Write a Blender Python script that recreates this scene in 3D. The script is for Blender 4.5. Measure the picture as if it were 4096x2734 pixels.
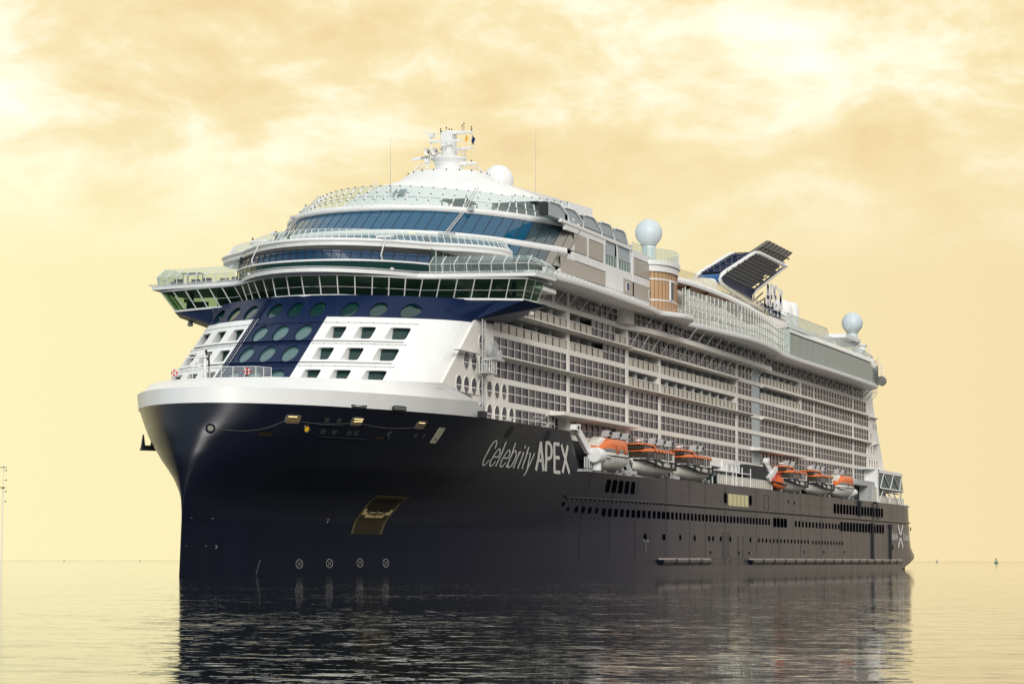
import bpy, math, random
from math import sin, cos, pi, sqrt, radians, atan2
from mathutils import Vector, Matrix
random.seed(7)
for o in list(bpy.data.objects): bpy.data.objects.remove(o, do_unlink=True)
SC = bpy.context.scene
COL = SC.collection

# ---------------------------------------------------------------- camera
# metres; ship axes: x aft from the stem, y to starboard, z up from the waterline
TH = radians(19.08)
FWD = Vector((cos(TH), sin(TH), 0)); RGT = Vector((sin(TH), -cos(TH), 0)); UP = Vector((0, 0, 1))
CAMPOS = -(RGT * -33.3529 + FWD * 254.248); CAMPOS.z = 1.6901
pt = radians(4.9387); ro = radians(.0764)
f_ = FWD * cos(pt) + UP * sin(pt); u_ = UP * cos(pt) - FWD * sin(pt)
r2 = RGT * cos(ro) + u_ * sin(ro); u2 = u_ * cos(ro) - RGT * sin(ro)
cam = bpy.data.cameras.new('camera'); camo = bpy.data.objects.new('camera', cam); COL.objects.link(camo)
M4 = Matrix((r2, u2, -f_)).transposed().to_4x4(); M4.translation = CAMPOS
camo.matrix_world = M4
cam.sensor_width = 36; cam.lens = 36 * 10100.8 / 4096; cam.clip_start = 1; cam.clip_end = 60000
SC.camera = camo

# ---------------------------------------------------------------- world
W = bpy.data.worlds.new('World'); SC.world = W; W.use_nodes = True
nt = W.node_tree; nt.nodes.clear()
def N(t, **k):
    n = nt.nodes.new(t)
    for a, b in k.items():
        if a == 'i':
            for kk, vv in b.items(): n.inputs[kk].default_value = vv
        else: setattr(n, a, b)
    return n
def L(a, b): nt.links.new(a, b)
def MATH(op, a, b=None, c=None, clamp=False):
    n = N('ShaderNodeMath', operation=op, use_clamp=clamp)
    for i, v in enumerate((a, b, c)):
        if v is None: continue
        if isinstance(v, (int, float)): n.inputs[i].default_value = v
        else: L(v, n.inputs[i])
    return n.outputs[0]
def RAMP(fac, stops, interp='LINEAR'):
    n = N('ShaderNodeValToRGB'); n.color_ramp.interpolation = interp
    e = n.color_ramp.elements
    while len(e) < len(stops): e.new(.5)
    for i, (p, c) in enumerate(stops): e[i].position = p; e[i].color = (*c, 1)
    L(fac, n.inputs[0]); return n.outputs[0]
def MIX(fac, a, b, mode='MIX'):
    n = N('ShaderNodeMix', data_type='RGBA', blend_type=mode)
    for s, v in ((0, fac), (6, a), (7, b)):
        if isinstance(v, (int, float)): n.inputs[s].default_value = v
        elif isinstance(v, tuple): n.inputs[s].default_value = (*v, 1)
        else: L(v, n.inputs[s])
    return n.outputs[2]
SUN_EL, SUN_AZ = radians(23), atan2(-0.5, -1.0)      # soft key from ahead of the ship
tc = N('ShaderNodeTexCoord')
sky = N('ShaderNodeTexSky', sky_type='NISHITA', sun_disc=False, sun_elevation=SUN_EL, sun_rotation=pi / 2 - SUN_AZ)
def dotv(v):
    n = N('ShaderNodeVectorMath', operation='DOT_PRODUCT'); L(tc.outputs['Generated'], n.inputs[0]); n.inputs[1].default_value = v
    return n.outputs['Value']
zz = dotv((0, 0, 1)); aa = dotv(tuple(FWD)); rr = dotv(tuple(RGT))
comb = N('ShaderNodeCombineXYZ'); L(MATH('MULTIPLY', rr, 13.0), comb.inputs[0]); L(MATH('MULTIPLY', zz, 27.0), comb.inputs[1]); L(MATH('MULTIPLY', aa, 13.0), comb.inputs[2])
n1 = N('ShaderNodeTexNoise', i={'Scale': 1.0, 'Detail': 9.0, 'Roughness': .6, 'Distortion': .25}); L(comb.outputs[0], n1.inputs['Vector'])
off = N('ShaderNodeVectorMath', operation='ADD'); L(comb.outputs[0], off.inputs[0]); off.inputs[1].default_value = (31.3, 7.7, 4.1)
n2 = N('ShaderNodeTexNoise', i={'Scale': .45, 'Detail': 3.0, 'Roughness': .5}); L(off.outputs[0], n2.inputs['Vector'])
cl = MATH('ADD', MATH('MULTIPLY', n1.outputs['Fac'], .75), MATH('MULTIPLY', n2.outputs['Fac'], .35))
ccol = RAMP(cl, [(.36, (.80, .61, .335)), (.47, (.91, .715, .39)), (.55, (.97, .82, .49)), (.62, (1.08, .98, .73)), (.74, (1.3, 1.24, 1.02))])
hcol = MIX(MATH('MULTIPLY_ADD', rr, 2.6, .5, clamp=True), (1.0, .905, .53), (.93, .755, .43))   # horizon: paler to port of view, deeper to the right
hz = MATH('SMOOTHSTEP', zz, .10, .19) if False else N('ShaderNodeMapRange', interpolation_type='SMOOTHSTEP', i={1: .105, 2: .185}).outputs[0]
L(zz, hz.node.inputs[0])
front = MIX(hz, hcol, ccol)
# away from the bright quarter the dawn sky is dimmer, cooler overhead, dusky mauve low down
zen = MIX(.55, (.50, .56, .60), sky.outputs[0])
nsc = N('ShaderNodeVectorMath', operation='SCALE'); L(sky.outputs[0], nsc.inputs[0]); nsc.inputs['Scale'].default_value = .09
bl = N('ShaderNodeMapRange', interpolation_type='SMOOTHSTEP', i={1: .25, 2: .8}); L(aa, bl.inputs[0])
backlow = MIX(bl.outputs[0], (.10, .105, .115), (.40, .355, .365))
bh = N('ShaderNodeMapRange', interpolation_type='SMOOTHSTEP', i={1: -.5, 2: .7}); L(rr, bh.inputs[0])
backhigh = MIX(.1, MIX(bh.outputs[0], (.84, .94, 1.0), (1.15, 1.09, 1.0)), nsc.outputs[0])
bz = N('ShaderNodeMapRange', interpolation_type='SMOOTHSTEP', i={1: .10, 2: .36}); L(zz, bz.inputs[0])
back = MIX(bz.outputs[0], backlow, backhigh)
fz = N('ShaderNodeMapRange', interpolation_type='SMOOTHSTEP', i={1: .50, 2: .84}); L(dotv(tuple(FWD * cos(.35) - RGT * sin(.35))), fz.inputs[0])
hi = N('ShaderNodeMapRange', interpolation_type='SMOOTHSTEP', i={1: .85, 2: .35}); L(zz, hi.inputs[0])
full = MIX(MATH('MULTIPLY', fz.outputs[0], hi.outputs[0]), back, front)
bg = N('ShaderNodeBackground', i={'Strength': 1.0}); L(full, bg.inputs[0])
wo = N('ShaderNodeOutputWorld'); L(bg.outputs[0], wo.inputs[0])

# ---------------------------------------------------------------- sun, exposure
sl = bpy.data.lights.new('sun', 'SUN'); sl.energy = 2.15; sl.angle = radians(22); sl.color = (1, .97, .92)
so = bpy.data.objects.new('sun', sl); COL.objects.link(so)
sd = Vector((cos(SUN_EL) * cos(SUN_AZ), cos(SUN_EL) * sin(SUN_AZ), sin(SUN_EL)))
so.rotation_euler = sd.to_track_quat('Z', 'Y').to_euler()
SC.view_settings.view_transform = 'Standard'; SC.view_settings.look = 'None'
SC.view_settings.exposure = 0; SC.view_settings.gamma = 1
SC.render.engine = 'CYCLES'

# ---------------------------------------------------------------- materials
MATS = {}
def mat(name, col, rough=.5, metal=0, spec=.5, var=.0, vscale=1.0, bump=0, coat=0, alpha=None, trans=None, rvar=0):
    m = bpy.data.materials.new(name); m.use_nodes = True; t = m.node_tree
    b = t.nodes['Principled BSDF']; b.inputs['Base Color'].default_value = (*col, 1)
    b.inputs['Roughness'].default_value = rough; b.inputs['Metallic'].default_value = metal
    b.inputs['Specular IOR Level'].default_value = spec; b.inputs['Coat Weight'].default_value = coat
    if var or bump:
        c = t.nodes.new('ShaderNodeTexCoord'); n = t.nodes.new('ShaderNodeTexNoise')
        n.inputs['Scale'].default_value = vscale; n.inputs['Detail'].default_value = 5
        mp = t.nodes.new('ShaderNodeMapping'); mp.inputs['Scale'].default_value = (1, 1, .25)
        t.links.new(c.outputs['Object'], mp.inputs[0]); t.links.new(mp.outputs[0], n.inputs['Vector'])
        if var:
            r = t.nodes.new('ShaderNodeMapRange'); r.inputs[3].default_value = 1 - var; r.inputs[4].default_value = 1 + var
            t.links.new(n.outputs['Fac'], r.inputs[0])
            v = t.nodes.new('ShaderNodeVectorMath'); v.operation = 'SCALE'; v.inputs[0].default_value = col
            t.links.new(r.outputs[0], v.inputs['Scale']); t.links.new(v.outputs[0], b.inputs['Base Color'])
        if bump:
            bp = t.nodes.new('ShaderNodeBump'); bp.inputs['Strength'].default_value = 1; bp.inputs['Distance'].default_value = bump
            t.links.new(n.outputs['Fac'], bp.inputs['Height']); t.links.new(bp.outputs[0], b.inputs['Normal'])
    if rvar:
        c = t.nodes.new('ShaderNodeTexCoord'); mp = t.nodes.new('ShaderNodeMapping'); mp.inputs['Scale'].default_value = (.35, .35, .05)
        n = t.nodes.new('ShaderNodeTexNoise'); n.inputs['Scale'].default_value = 1.0; n.inputs['Detail'].default_value = 6
        t.links.new(c.outputs['Object'], mp.inputs[0]); t.links.new(mp.outputs[0], n.inputs['Vector'])
        r = t.nodes.new('ShaderNodeMapRange'); r.inputs[1].default_value = .3; r.inputs[2].default_value = .7; r.inputs[3].default_value = rough; r.inputs[4].default_value = rough + rvar
        t.links.new(n.outputs['Fac'], r.inputs[0]); t.links.new(r.outputs[0], b.inputs['Roughness'])
    if trans is not None:      # thin tinted pane: clear share plus a mirror-like share
        o = t.nodes['Material Output']; tr = t.nodes.new('ShaderNodeBsdfTransparent'); tr.inputs[0].default_value = (*trans, 1)
        mx = t.nodes.new('ShaderNodeMixShader'); mx.inputs[0].default_value = alpha
        t.links.new(tr.outputs[0], mx.inputs[1]); t.links.new(b.outputs[0], mx.inputs[2]); t.links.new(mx.outputs[0], o.inputs[0])
    MATS[name] = m; return m
white = mat('white_paint', (.78, .785, .775), .4, var=.09, vscale=.3)
cream = mat('warm_white_paint', (.79, .765, .715), .45, var=.05, vscale=.3)
grey = mat('grey_paint', (.42, .43, .43), .5, var=.08)
steel = mat('galvanised_metal', (.55, .56, .56), .35, .3)
navy = mat('navy_hull_paint', (.003, .005, .0125), .24, spec=.29, rvar=.06, var=.3, vscale=.16, bump=.008)
navy2 = mat('navy_wall_paint', (.007, .017, .055), .38, spec=.12, var=.1, vscale=.3)
black = mat('black_rubber', (.012, .012, .013), .6)
dark = mat('dark_recess', (.02, .022, .024), .7)
cabglass = mat('cabin_pane_with_blind', (.082, .076, .068), .16, var=.25, vscale=.45)
t = cabglass.node_tree; b = t.nodes['Principled BSDF']; g_ = t.nodes.new('ShaderNodeNewGeometry')
mp = t.nodes.new('ShaderNodeVectorMath'); mp.operation = 'DIVIDE'; mp.inputs[1].default_value = (2.51, 50, 1.34); t.links.new(g_.outputs['Position'], mp.inputs[0])
fl_ = t.nodes.new('ShaderNodeVectorMath'); fl_.operation = 'FLOOR'; t.links.new(mp.outputs[0], fl_.inputs[0])
wn_ = t.nodes.new('ShaderNodeTexWhiteNoise'); t.links.new(fl_.outputs[0], wn_.inputs['Vector'])
cr_ = t.nodes.new('ShaderNodeValToRGB'); e = cr_.color_ramp.elements; cr_.color_ramp.interpolation = 'CONSTANT'
for k, (p, c) in enumerate(((0, (.075, .074, .07)), (.3, (.095, .09, .083)), (.6, (.062, .064, .064)), (.82, (.12, .112, .10)), (.93, (.02, .03, .04)), (.97, (.22, .205, .18)))):
    if k > 1: e.new(p)
    e[k].position = p; e[k].color = (*c, 1)
t.links.new(wn_.outputs['Value'], cr_.inputs[0]); t.links.new(cr_.outputs[0], b.inputs['Base Color'])
cabdark = mat('dark_slot_glass', (.012, .014, .022), .12)
finm = mat('mullion_plum_grey', (.05, .045, .06), .4)
balglass = mat('frosted_balustrade_glass', (.50, .475, .385), .2, var=.06)
bluegl = mat('blue_tinted_glass', (.002, .075, .155), .06, spec=.5)
bluegl2 = mat('slate_blue_glass', (.010, .045, .10), .25, spec=.5)
aqua = mat('pale_aqua_glass', (.05, .12, .12), .05, spec=1.0)
greengl = mat('dark_green_glass', (.006, .035, .032), .05, spec=.6)
hullgl = mat('hull_port_glass', (.002, .0025, .004), .6, spec=.0)
clear = mat('clear_screen_glass', (.36, .44, .43), .04, alpha=.3, trans=(.86, .93, .90))
tint = mat('green_tinted_bridge_glass', (.01, .03, .025), .04, alpha=.35, trans=(.42, .62, .42))
wood = mat('golden_wood_panel', (.50, .325, .18), .45, var=.18, vscale=.8)
soffw = mat('brown_wood_soffit', (.26, .12, .055), .55, var=.1)
orange = mat('lifeboat_orange', (.72, .165, .035), .4, var=.06)
red = mat('signal_red', (.62, .03, .02), .45)
yellow = mat('signal_yellow', (.80, .48, .02), .5)
flagblue = mat('flag_navy_cloth', (.015, .025, .12), .8)
teal = mat('sage_metal_cladding', (.41, .465, .42), .35, var=.04)
bronze = mat('worn_bronze_plate', (.022, .016, .005), .3, .2, var=.6, vscale=.5)
warm = mat('lit_room_amber', (.16, .095, .03), .5)
blindy = mat('pale_yellow_blind', (.62, .58, .30), .4, var=.04)
skin = mat('skin', (.45, .27, .19), .6)
cloth = mat('dark_clothing', (.03, .03, .035), .85)
boatwh = mat('boat_gelcoat_white', (.72, .70, .64), .35, var=.05)
boatgr = mat('boat_grey_band', (.17, .17, .165), .45)
tinted = mat('tender_brown_glass', (.045, .036, .026), .14)
rust = mat('rusty_pipe_metal', (.06, .055, .048), .4, .4, var=.25, vscale=.5)
def emis(name, col, s):
    m = mat(name, col, .5); b = m.node_tree.nodes['Principled BSDF']
    b.inputs['Emission Color'].default_value = (*col, 1); b.inputs['Emission Strength'].default_value = s; return m
lamp = emis('lit_lamp_tube', (1, .80, .40), .9)

# ---------------------------------------------------------------- mesh helpers
class MB:
    def __init__(s): s.v = []; s.f = []; s.m = []; s.sm = []
    def add(s, vs, fs, m=0, smooth=False):
        b = len(s.v); s.v += [tuple(v) for v in vs]
        for f in fs: s.f.append([b + i for i in f]); s.m.append(m); s.sm.append(smooth)
    def box(s, x0, x1, y0, y1, z0, z1, m=0):
        s.add([(x, y, z) for z in (z0, z1) for y in (y0, y1) for x in (x0, x1)],
              [(0, 2, 3, 1), (4, 5, 7, 6), (0, 1, 5, 4), (2, 6, 7, 3), (0, 4, 6, 2), (1, 3, 7, 5)], m)
    def poly(s, pts, m=0): s.add(pts, [list(range(len(pts)))], m)
    def prism(s, pts, d, m=0, ms=None):     # pts: planar 3D loop, d: extrusion vector
        n = len(pts); d = Vector(d); b = [Vector(p) + d for p in pts]
        s.add(list(pts) + b, [list(range(n))[::-1], list(range(n, 2 * n))], m)
        s.add(list(pts) + b, [(i, (i + 1) % n, n + (i + 1) % n, n + i) for i in range(n)], m if ms is None else ms)
    def loft(s, rings, m=0, closed=True, caps=True, smooth=True):
        n = len(rings[0]); vs = [p for r in rings for p in r]; fs = []
        for k in range(len(rings) - 1):
            for i in range(n if closed else n - 1):
                j = (i + 1) % n
                fs.append((k * n + i, k * n + j, (k + 1) * n + j, (k + 1) * n + i))
        s.add(vs, fs, m, smooth)
        if caps and closed: s.poly(rings[0][::-1], m); s.poly(rings[-1], m)
    def tube(s, p, q, r, n=6, m=0, r1=None):
        p = Vector(p); q = Vector(q); d = (q - p).normalized(); a = d.orthogonal().normalized(); b = d.cross(a)
        R = [[tuple(c + (a * cos(2 * pi * i / n) + b * sin(2 * pi * i / n)) * rr) for i in range(n)] for c, rr in ((p, r), (q, r if r1 is None else r1))]
        s.loft(R, m)
    def path(s, pts, r, n=6, m=0, closed=False):
        pts = [Vector(p) for p in pts]; R = []; k = len(pts)
        for i, p in enumerate(pts):
            a0 = pts[i - 1] if (i or closed) else p; a1 = pts[(i + 1) % k] if (i < k - 1 or closed) else p
            d = (a1 - a0).normalized(); a = d.cross(Vector((.3, .2, .93))).normalized(); b = d.cross(a)
            R.append([tuple(p + (a * cos(2 * pi * j / n) + b * sin(2 * pi * j / n)) * r) for j in range(n)])
        if closed: R.append(R[0])
        s.loft(R, m, caps=not closed)
    def lathe(s, c, prof, n=24, m=0, axis='z', smooth=True, caps=True):
        R = []
        for r, h in prof:
            ring = []
            for i in range(n):
                a = 2 * pi * i / n; p = (r * cos(a), r * sin(a), h)
                if axis == 'x': p = (h, r * cos(a), r * sin(a))
                if axis == 'y': p = (r * cos(a), h, r * sin(a))
                ring.append((c[0] + p[0], c[1] + p[1], c[2] + p[2]))
            R.append(ring)
        s.loft(R, m, caps=caps, smooth=smooth)
    def sphere(s, c, r, n=24, m=0, sz=1):
        s.lathe(c, [(max(r * sin(pi * k / (n // 2)), .01), -r * sz * cos(pi * k / (n // 2))) for k in range(n // 2 + 1)], n, m)
    def build(s, name, mats, parent=None, kind=None, label=None):
        me = bpy.data.meshes.new(name); me.from_pydata(s.v, [], s.f); me.validate()
        for x in (mats if isinstance(mats, (list, tuple)) else [mats]): me.materials.append(x)
        if len(me.polygons) == len(s.m):
            me.polygons.foreach_set('material_index', s.m); me.polygons.foreach_set('use_smooth', s.sm)
        me.update(); o = bpy.data.objects.new(name, me); COL.objects.link(o)
        if parent: o.parent = parent
        if kind: o['kind'] = kind
        if label: o['label'] = label
        return o
def tag(o, label, cat, group=None):
    o['label'] = label; o['category'] = cat
    if group: o['group'] = group
    return o
def empty(name, loc=(0, 0, 0), rz=0):
    o = bpy.data.objects.new(name, None); COL.objects.link(o); o.location = loc; o.rotation_euler = (0, 0, rz); return o
def dup(o, parent=None):
    c = o.copy(); COL.objects.link(c); c.parent = parent
    for ch in list(o.children): dup(ch, c)
    return c
def lerp(a, b, t): return a + (b - a) * t
def interp(x, xs, ys):
    if x <= xs[0]: return ys[0]
    for i in range(1, len(xs)):
        if x <= xs[i]: return lerp(ys[i - 1], ys[i], (x - xs[i - 1]) / (xs[i] - xs[i - 1]))
    return ys[-1]

# ================================================================ THE SETTING
wb = MB(); wb.add([(-3000, -40000, 0), (45000, -40000, 0), (45000, 40000, 0), (-3000, 40000, 0)], [(0, 1, 2, 3)])
wm = bpy.data.materials.new('sea_water'); wm.use_nodes = True; t = wm.node_tree; b = t.nodes['Principled BSDF']
b.inputs['Base Color'].default_value = (.010, .014, .008, 1); b.inputs['Roughness'].default_value = .02; b.inputs['IOR'].default_value = 1.6
geo = t.nodes.new('ShaderNodeNewGeometry'); acc = None
def vm(op, a, b_=None, sc=None):
    n = t.nodes.new('ShaderNodeVectorMath'); n.operation = op
    for k, v in enumerate((a, b_)):
        if v is None: continue
        if isinstance(v, tuple): n.inputs[k].default_value = v
        else: t.links.new(v, n.inputs[k])
    if sc is not None:
        if isinstance(sc, float): n.inputs['Scale'].default_value = sc
        else: t.links.new(sc, n.inputs['Scale'])
    return n.outputs[0]
pat = t.nodes.new('ShaderNodeTexNoise'); pat.inputs['Scale'].default_value = .045; pat.inputs['Detail'].default_value = 3
t.links.new(geo.outputs['Position'], pat.inputs['Vector'])
pr_ = t.nodes.new('ShaderNodeMapRange'); pr_.inputs[1].default_value = .32; pr_.inputs[2].default_value = .68; pr_.inputs[3].default_value = .22; pr_.inputs[4].default_value = 1.35
t.links.new(pat.outputs['Fac'], pr_.inputs[0])
for sc, amp, det, st in ((.14, .022, 2, .5), (.5, .085, 2, .45), (1.6, .16, 3, .45), (4.8, .21, 3, .5)):       # wavelets: random facet slopes at three sizes
    mp = t.nodes.new('ShaderNodeMapping'); mp.inputs['Rotation'].default_value = (0, 0, .35 + sc * .2); mp.inputs['Scale'].default_value = (1, st, 1)
    t.links.new(geo.outputs['Position'], mp.inputs[0])
    n = t.nodes.new('ShaderNodeTexNoise'); n.inputs['Scale'].default_value = sc; n.inputs['Detail'].default_value = det; n.inputs['Roughness'].default_value = .55
    t.links.new(mp.outputs[0], n.inputs['Vector'])
    d = vm('SCALE', vm('SUBTRACT', n.outputs['Color'], (.5, .5, .5)), None, amp)
    acc = d if acc is None else vm('ADD', acc, d)
cd_ = t.nodes.new('ShaderNodeVectorMath'); cd_.operation = 'DISTANCE'; t.links.new(geo.outputs['Position'], cd_.inputs[0]); cd_.inputs[1].default_value = (-229, -115, 0)
fall = t.nodes.new('ShaderNodeMapRange'); fall.inputs[1].default_value = 90; fall.inputs[2].default_value = 500; fall.inputs[3].default_value = 1; fall.inputs[4].default_value = .6; t.links.new(cd_.outputs['Value'], fall.inputs[0])
ln = t.nodes.new('ShaderNodeVectorMath'); ln.operation = 'LENGTH'; t.links.new(acc, ln.inputs[0])
def mm(op, a, b_):
    n = t.nodes.new('ShaderNodeMath'); n.operation = op
    for k, v in enumerate((a, b_)):
        if isinstance(v, float): n.inputs[k].default_value = v
        else: t.links.new(v, n.inputs[k])
    return n.outputs[0]
far_ = t.nodes.new('ShaderNodeMapRange'); far_.inputs[1].default_value = 400; far_.inputs[2].default_value = 2200; far_.inputs[3].default_value = 1; far_.inputs[4].default_value = .03; t.links.new(cd_.outputs['Value'], far_.inputs[0])
gain = mm('MULTIPLY', far_.outputs[0], mm('MULTIPLY', mm('MULTIPLY', mm('POWER', mm('DIVIDE', ln.outputs['Value'], .046), 1.8), pr_.outputs[0]), fall.outputs[0]))
acc = vm('MULTIPLY', vm('SCALE', acc, None, gain), (1, 1, 0))
nn_ = vm('NORMALIZE', vm('ADD', acc, (0, 0, 1)))
t.links.new(nn_, b.inputs['Normal'])
water = wb.build('sea_water', wm, kind='structure')

# ================================================================ THE SHIP
ship = empty('cruise_ship'); tag(ship, 'large cruise ship with navy hull and white superstructure under way on calm sea', 'cruise ship')
HB, HT = 19.5, 17.62
ZS = [-3, 0, 3, 6, 8, 10, 12, 14, 16, 17.8]; ZW = [0, 0, 0, .018, .119, .314, .537, .722, .871, 1.]
YY = [i * 19.5 / 60 for i in range(61)]; XT = [.07 * y * y + .00006 * y ** 4 for y in YY]; XK = [.07 * y * y + .00003 * y ** 4 for y in YY]
def stem(z): return interp(z, [-3, 0, 6, 12, 15, 17.8, 19.3], [0, 0, .4, .7, 1.3, 2.6, 2.8])
def hb(x, z):
    u = max(x - stem(z), 0)
    y0 = 19.5 * (1 - (1 - min(u / 115., 1)) ** 1.6); y1 = interp(u, XT, YY); w = interp(z, ZS, ZW)
    return min(y0 * (1 - w) + y1 * w, HB)
def sternx(z): return interp(z, [-3, 0, 1.2, 2.2, 2.8, 3.4, 4.4, 6, 9.65, 13.2, 17.8], [284, 291.5, 305, 311.6, 312, 310.2, 307, 305.6, 304.6, 303.7, 303.5])
def toph(x): return interp(x, [0, 67.6, 70, 75, 76, 400], [HT, HT, 16.5, 13.5, 13.22, 13.22])
# --- hull shell: one continuous surface, port and starboard
zl = [-1.5, 0, .6, 1.2, 1.7, 2.2, 2.8, 3.4, 4.4, 5.2, 6, 7, 8, 9, 10, 11, 12, 12.7, 13.22, 14, 14.8, 15.6, 16.4, 17, HT]
xl = [0, .12, .35, .8, 1.4, 2.2, 3.2, 4.5, 6, 8, 10, 12.5, 15, 18, 21, 25, 29, 33, 38, 44, 50, 56, 62, 67.6, 70, 72.5, 75, 76, 85, 95, 105, 115, 130, 160, 200, 240, 270, 288, 296]
hm = MB(); idx = {}
for s in (-1, 1):
    for zi, z in enumerate(zl):
        for xi, x in enumerate(xl):
            zz_ = min(z, toph(x)); xx = x + stem(zz_) * max(0, 1 - x / 30.)
            if xi == 0 and s > 0: idx[s, zi, xi] = idx[-1, zi, xi]; continue
            idx[s, zi, xi] = len(hm.v); hm.v.append((xx, s * hb(xx, zz_), zz_))
        for k, (fr, yf) in enumerate(((.45, 1.0), (.8, .985), (.95, .95), (1, .88), (1, 0))):
            zz_ = min(z, 13.22); x = lerp(296, sternx(zz_), fr); idx[s, zi, len(xl) + k] = len(hm.v); hm.v.append((x, s * HB * yf, zz_))
for s in (-1, 1):
    for zi in range(len(zl) - 1):
        for xi in range(len(xl) + 4):
            q = [idx[s, zi, xi], idx[s, zi, xi + 1], idx[s, zi + 1, xi + 1], idx[s, zi + 1, xi]]
            if len({tuple(round(c, 4) for c in hm.v[i]) for i in q}) < 3: continue
            hm.f.append(q if s < 0 else q[::-1]); hm.m.append(0); hm.sm.append(True)
for s in (-1, 1):
    dk = [(x, s * hb(x, HT), HT - .06) for x in (30, 34, 38, 44, 50, 56, 62, 67.6)] + [(67.6, s * 12, HT - .06), (30, s * 12, HT - .06)]
    hm.poly(dk if s > 0 else dk[::-1], 1)
hull = hm.build('hull', [navy, grey], ship)
def onhull(x, z, o=.03): return (x, -hb(x, z) - o, z)
def plate(x0, x1, z0, z1, o=.05, e=4.0, n=20, mb=None, m=0, th=.04):      # pane following the hull side
    mb = mb or MB(); cx, cz, rx, rz = (x0 + x1) / 2, (z0 + z1) / 2, (x1 - x0) / 2, (z1 - z0) / 2; loop = []
    for i in range(n):
        a = 2 * pi * i / n; ca, sa = cos(a), sin(a)
        loop.append((cx + rx * math.copysign(abs(ca) ** (2 / e), ca), cz + rz * math.copysign(abs(sa) ** (2 / e), sa)))
    A = [onhull(x, z, o) for x, z in loop]; B = [onhull(x, z, o - th - .03) for x, z in loop]
    mb.add(A, [list(range(n))], m); mb.add(A + B, [(i, (i + 1) % n, n + (i + 1) % n, n + i) for i in range(n)], m)
    return mb
def hwin(name, x0, x1, z0, z1, e=5.0, m=None, o=.05): return plate(x0, x1, z0, z1, o, e).build(name, m or hullgl, hull)
for i in range(42): hwin('hull_window', 87.2 + i * 2.1, 88.15 + i * 2.1, 7.45, 8.5)
for i in range(4): hwin('hull_window', 176.9 + i * 2.6, 178.8 + i * 2.6, 7.2, 8.72, 7)
for i in range(14): hwin('hull_window', 193.0 + i * 2.75, 194.1 + i * 2.75, 7.42, 8.45)
for i in range(15): hwin('hull_window', 230.8 + i * 2.9, 232.6 + i * 2.9, 7.13, 8.85, 7)
for i in range(17): hwin('hull_window', 225 + i * 2.84, 226.75 + i * 2.84, 10.3, 12.08, 7)
for i in range(5): hwin('hull_window', 86.7 + i * 2.42, 88.1 + i * 2.42, 10.55, 12.25, 6)
hwin('hull_window', 144.4, 145.9, 10.4, 11.95); hwin('hull_window', 160.4, 161.9, 10.4, 11.95)
for x, z, r in [(74.3, 8.78, .3), (76.2, 8.2, .26), (78.8, 8.17, .42), (80.9, 8.16, .42), (83, 8.16, .42), (85.2, 8.14, .4)] + \
        [(x, 4.96, .42) for x in (103, 111, 119, 127, 135.2, 137.6, 142.2, 148, 161)] + [(166.7 + i * 2.6, 4.95, .36) for i in range(15)] + [(207 + i * 2.55, 4.9, .36) for i in range(11)] + \
        [(136, 2.9, .25), (153.5, 2.9, .28), (160, 2.9, .25), (200, 3.2, .25), (216, 3.2, .25), (234, 3.3, .25), (282.5, 4.4, .45), (188, 11.6, .28), (192.5, 11.5, .28), (303.0, 8.4, .45)]:
    plate(x - r, x + r, z - r * 1.0, z + r * 1.0, .05, 2.2, 14).build('porthole', hullgl, hull)
yb = plate(147.0, 159.5, 10.08, 11.9, .06, 30, 24)
for k in range(1, 5):
    xx = 147 + k * 2.5; yb.prism([onhull(xx - .06, 10.1, .08), onhull(xx + .06, 10.1, .08), onhull(xx + .06, 11.88, .08), onhull(xx - .06, 11.88, .08)], (0, .03, 0), 1)
yb.build('shuttered_window', [blindy, dark], hull)
# rub rail with its small brackets, fender bars, plate seams
rb = MB(); pts = [onhull(x, 9.66, .12) for x in [74 + i * 2.3 for i in range(100)]] + [(303.8, -18.9, 9.66)]
rb.path(pts, .15, 6, 0)
for i in range(0, 150): rb.box(75 + i * 1.5, 75.45 + i * 1.5, -hb(75 + i * 1.5, 9.4) - .16, -hb(75 + i * 1.5, 9.4), 9.36, 9.56, 0)
rb.build('rub_rail', navy, hull)
for x0, x1 in ((108.5, 135.5), (160, 292)):
    fb = MB(); n = int((x1 - x0) / 8) + 1
    prof = [(0, 2.05), (-.55, 1.85), (-.62, 1.5), (-.2, 1.05), (.1, 1.0)]
    R = [[(x, -hb(x, 1.5) + a, z) for a, z in prof] for x in [x0] + [x0 + .6 + i * (x1 - x0 - 1.2) / n for i in range(n + 1)]]
    R[0] = [(x0, -hb(x0, 1.5) + .05, z) for a, z in prof]; R.append([(x1, -hb(x1, 1.5) + .05, z) for a, z in prof])
    fb.loft(R, 0, True, True, False)
    for i in range(1, n):
        x = x0 + i * (x1 - x0) / n; fb.box(x, x + .12, -HB - .66, -HB + .1, 1.1, 1.95, 1)
    fb.m = [2 if (mi_ == 0 and fb.v[f_i[0]][2] > 1.9 and fb.v[f_i[2]][2] < 2.0 and len(f_i) == 4) else mi_ for mi_, f_i in zip(fb.m, fb.f)]  # top facet takes a lighter colour, the sky's sheen painted in
    fb.build('fender_bar', [navy, black, mat('fender_top_sheen_%d' % x0, (.34, .285, .27), .45)], hull)
for x in (248.6, 261.2, 279.8):
    pp = MB(); z1 = 13.2 if x < 250 else 9.1; z0 = 10.1 if x < 250 else 1.4
    pp.box(x - .35, x + .35, -HB - .3, -HB + .1, z0, z1); pp.box(x - .8, x + .8, -HB - .4, -HB + .1, z1 - .8, z1 - .2)
    pp.build('discharge_chute', black, hull)
dr = MB()
for x in (262, 266.5): dr.tube((x, -HB - .15, 13.3), (x + .3, -HB - .12, 9.4), .09, 5, 0)
dr.build('drain_hose', black, hull)
sm_ = MB()
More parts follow.
